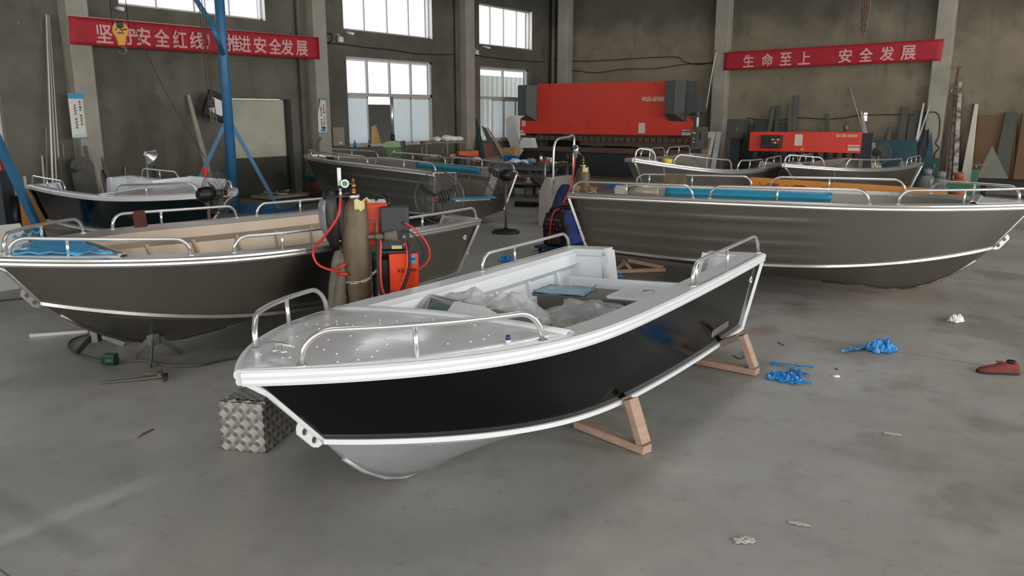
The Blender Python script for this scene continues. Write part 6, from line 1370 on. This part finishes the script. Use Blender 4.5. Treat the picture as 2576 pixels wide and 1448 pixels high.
scrap('paper_scrap', 'small torn pale film near the bottom of the floor', 'film', 1872, 1360, mat('pale_scrap', '#a5a39c', .5), .1, .07, .7, .012)
scrap('paper_scrap', 'flat pale scrap on the floor right of the first pale scrap', 'film', 2010, 1318, 'pale_scrap', .1, .04, .2, .004)
scrap('paper_scrap', 'flat pale scrap on the floor at right below the brown shoe', 'film', 2245, 1092, 'pale_scrap', .1, .05, .3, .004)
tag(MB().lathe([(.028, 0), (.03, .006), (.0, .009)], onz(2103, 946), 14).obj('white_disc', 'white_plastic'), 'small white disc on the right floor', 'disc')
sp = onz(2510, 938); t = thing('work_shoe', 'dark red work shoe lying on the right floor', 'shoe', tuple(sp), R_(205))
prof = [(-.14, .036, .085, .015), (-.125, .04, .1, .012), (-.09, .041, .102, .012), (-.05, .04, .095, .012), (-.01, .042, .085, .012), (.03, .046, .07, .012), (.07, .049, .056, .012), (.11, .046, .046, .012), (.14, .034, .034, .012), (.155, .012, .022, .014)]
rows = []
for x, w, h, z0 in prof: rows.append([(x, w*math.cos(a_), z0+(h-z0)*math.sin(a_)**.8) for a_ in [math.pi*k/14 for k in range(15)]])
MB().grid(rows).obj('upper', 'shoe_red', t, solid=.004, sub=1)
MB().prism([(.16, 0), (.15, .03), (.11, .05), (.06, .053), (0, .044), (-.06, .043), (-.12, .044), (-.15, .025), (-.155, 0), (-.15, -.025), (-.12, -.044), (-.06, -.043), (0, -.044), (.06, -.053), (.11, -.05), (.15, -.03)], .02, c=(0, 0, .01)).obj('sole', 'rubber', t, bevel=.004)
MB().lathe([(.026, .085), (.036, .1), (.032, .108), (.02, .092), (0, .085)], (-.085, 0, 0), 16).obj('collar', 'black', t)
MB().bx((-.035, -.022, .088), (.02, .022, .096)).obj('tongue', 'shoe_red', t, bevel=.004)
tag(MB().beam(onz(358, 1092, .006), onz(386, 1078, .006), .01, .006).tube([onz(347, 1101, .004), onz(360, 1090, .005)], .003, 5).obj('wire_stub', 'red_rust'), 'rusty wire offcut on the left floor', 'wire')
for a, b, lb in (((1957, 860), (1974, 869), 'short steel offcut on the floor right of the stern trestle'), ((2102, 925), (2108, 930), 'tiny curved offcut on the right floor')): tag(MB().beam(onz(*a, .004), onz(*b, .004), .008, .006).obj('steel_offcut', 'steel'), lb, 'offcut')
hose('wire_curl', 'thin curled wire on the floor inside the stern trestle', [onz(*q, .004) for q in ((1845, 893), (1860, 902), (1873, 898), (1878, 888), (1868, 884))], .003, 'cable', 'wire')
bo = onz(1328, 490); t = thing('plastic_jug', 'translucent white plastic bottle on the floor before the work table', 'bottle', tuple(bo)); MB().lathe([(.1, 0), (.105, .03), (.105, .3), (.07, .36), (.035, .37), (.035, .42), (0, .42)], (0, 0, 0), 20).obj('bottle', 'bottle', t); MB().lathe([(.04, .38), (.04, .43), (0, .435)], (0, 0, 0), 14).obj('cap', 'white_plastic', t)
gp = onz(1322, 519); t = thing('floor_tool', 'flat steel box tool with a dark grip lying on the floor before the console', 'tool', tuple(gp), az+.1); MB().bx((-.22, -.1, 0), (.22, .12, .11)).obj('box', 'steel_dark', t); MB().tube([(.22, 0, .07), (.5, .05, .07)], .05, 12).obj('grip', 'black', t)
for k, (px, py, lb) in enumerate(((1308, 470, 'left'), (1345, 470, 'right'))):
    p = onz(px, py); t = thing('rust_scrap', 'reddish scrap pile under the work table, %s one' % lb, 'scrap', tuple(p)); lump('pile', 'red_rust', t, (0, 0, .12), (.35, .25, .14), jit=.25, sub=0); MB().beam((-.2, -.2, .05), (.2, -.1, .25), .06, .06).obj('bar', 'red_rust', t)
wr = onz(1112, 722); t = thing('hammer', 'dark red tool handle lying on the floor beyond the foreground boat', 'tool', tuple(onz(1100, 690, .02)), 1.0); MB().tube([(-.2, 0, .03), (.12, 0, .03)], [.012, .03], 10).obj('grip', mat('grip_red', '#6e2a2a', .5), t); MB().cyl((.12, 0, .03), (.3, .02, .03), .01, 8).obj('shaft', 'steel', t)
bn = onz(775, 490); t = thing('scrap_bin', 'rusty bin with a green bag over it left of the mid-hall boat', 'bin', (-15.3, 13.0, 0)); MB().lathe([(.2, 0), (.23, .5), (.21, .5), (.19, .02)], (0, 0, 0), 20).obj('drum', 'red_rust', t); lump('green_bag', 'green_bag', t, (.02, .05, .55), (.34, .42, .2), jit=.14); lump('green_bag', 'green_bag', t, (.25, .25, .35), (.12, .18, .25), jit=.14)
sc = onz(688, 490); t = thing('scrap_pallet', 'low pallet of metal offcuts before the roller door', 'pallet', (-15.85, 12.35, 0)); MB().bx((-.35, -.65, .03), (.35, .65, .09)).obj('deck', 'pale_bar', t)
for k in range(26):
    x, y = random.uniform(-.28, .28), random.uniform(-.55, .55); a = random.uniform(0, 3); L_ = random.uniform(.06, .18)
    MB().beam((x, y, .11+.02*(k % 3)), (x+L_*math.cos(a), y+L_*math.sin(a), .11+.02*((k+1) % 4)), .04, .02).obj('offcut', ['steel', 'steel_dark', 'alu_in', 'paper'][k % 4], t)
hose('floor_cable', 'dark cable lying across the floor behind the left bare boat', [onz(a, b, .012) for a, b in ((700, 528), (735, 520), (760, 512), (800, 508), (830, 512))], .012, 'cable', 'cable')
ob_ = onz(80, 560); t = thing('orange_board', 'orange board standing behind the stern of the teal boat', 'board', (-15.0, 6.25, 0), R_(60)); MB().bx((-.18, -.01, .0), (.28, .01, .72)).obj('board', mat('board_orange', '#b8772f', .7), t); MB().beam((.0, .02, .0), (.0, .3, .0), .05, .03).obj('foot', 'wood', t)
leaner('steel_tube', 'stub of steel tube standing behind the orange board', 'tube', (56, 442), (62, 442), 70, 76, m='dull_bar', wall='left', gap=.5, d=.6, t=.05)
hs = onz(-10, 640); t = thing('white_housing', 'white faceted sheet housing at the left frame edge', 'housing', tuple(atd(-12, 620, 9.2)-Vector((0, 0, atd(-12, 620, 9.2).z))))
MB().add([(-.5, -.2, 0), (.3, -.2, 0), (.3, .3, 0), (-.5, .3, 0), (-.5, -.2, .55), (.0, -.2, .72), (.18, -.2, .5), (.3, -.2, .25), (-.5, .3, .55), (.0, .3, .72), (.18, .3, .5), (.3, .3, .25)], [(3, 2, 1, 0), (0, 1, 7, 6, 5, 4), (2, 3, 8, 9, 10, 11), (4, 5, 9, 8), (5, 6, 10, 9), (6, 7, 11, 10), (7, 1, 2, 11), (3, 0, 4, 8)]).obj('shell', 'white_plate', t)
rp = atd(2, 415, 12.6); t = thing('machine_part', 'red painted machine part at the left frame edge behind the blue leg', 'machine part', (rp.x, rp.y, 0), .6); MB().bx((-.3, -.15, 0), (.06, .15, rp.z-.1)).obj('stand', 'machine_dark', t); MB().bx((-.32, -.17, rp.z-.1), (.06, .17, rp.z+.18)).obj('head', mat('part_red', '#8e2f2c', .5), t, bevel=.02); MB().bx((.0, -.175, rp.z-.06), (.1, -.165, rp.z+.1)).obj('white_flap', 'white_plastic', t)
tag(MB().cyl((-13.9, 5.6, 0), (-13.9, 5.6, .72), .07, 14).obj('dark_post', 'black'), 'dark short post left of the orange board', 'post')
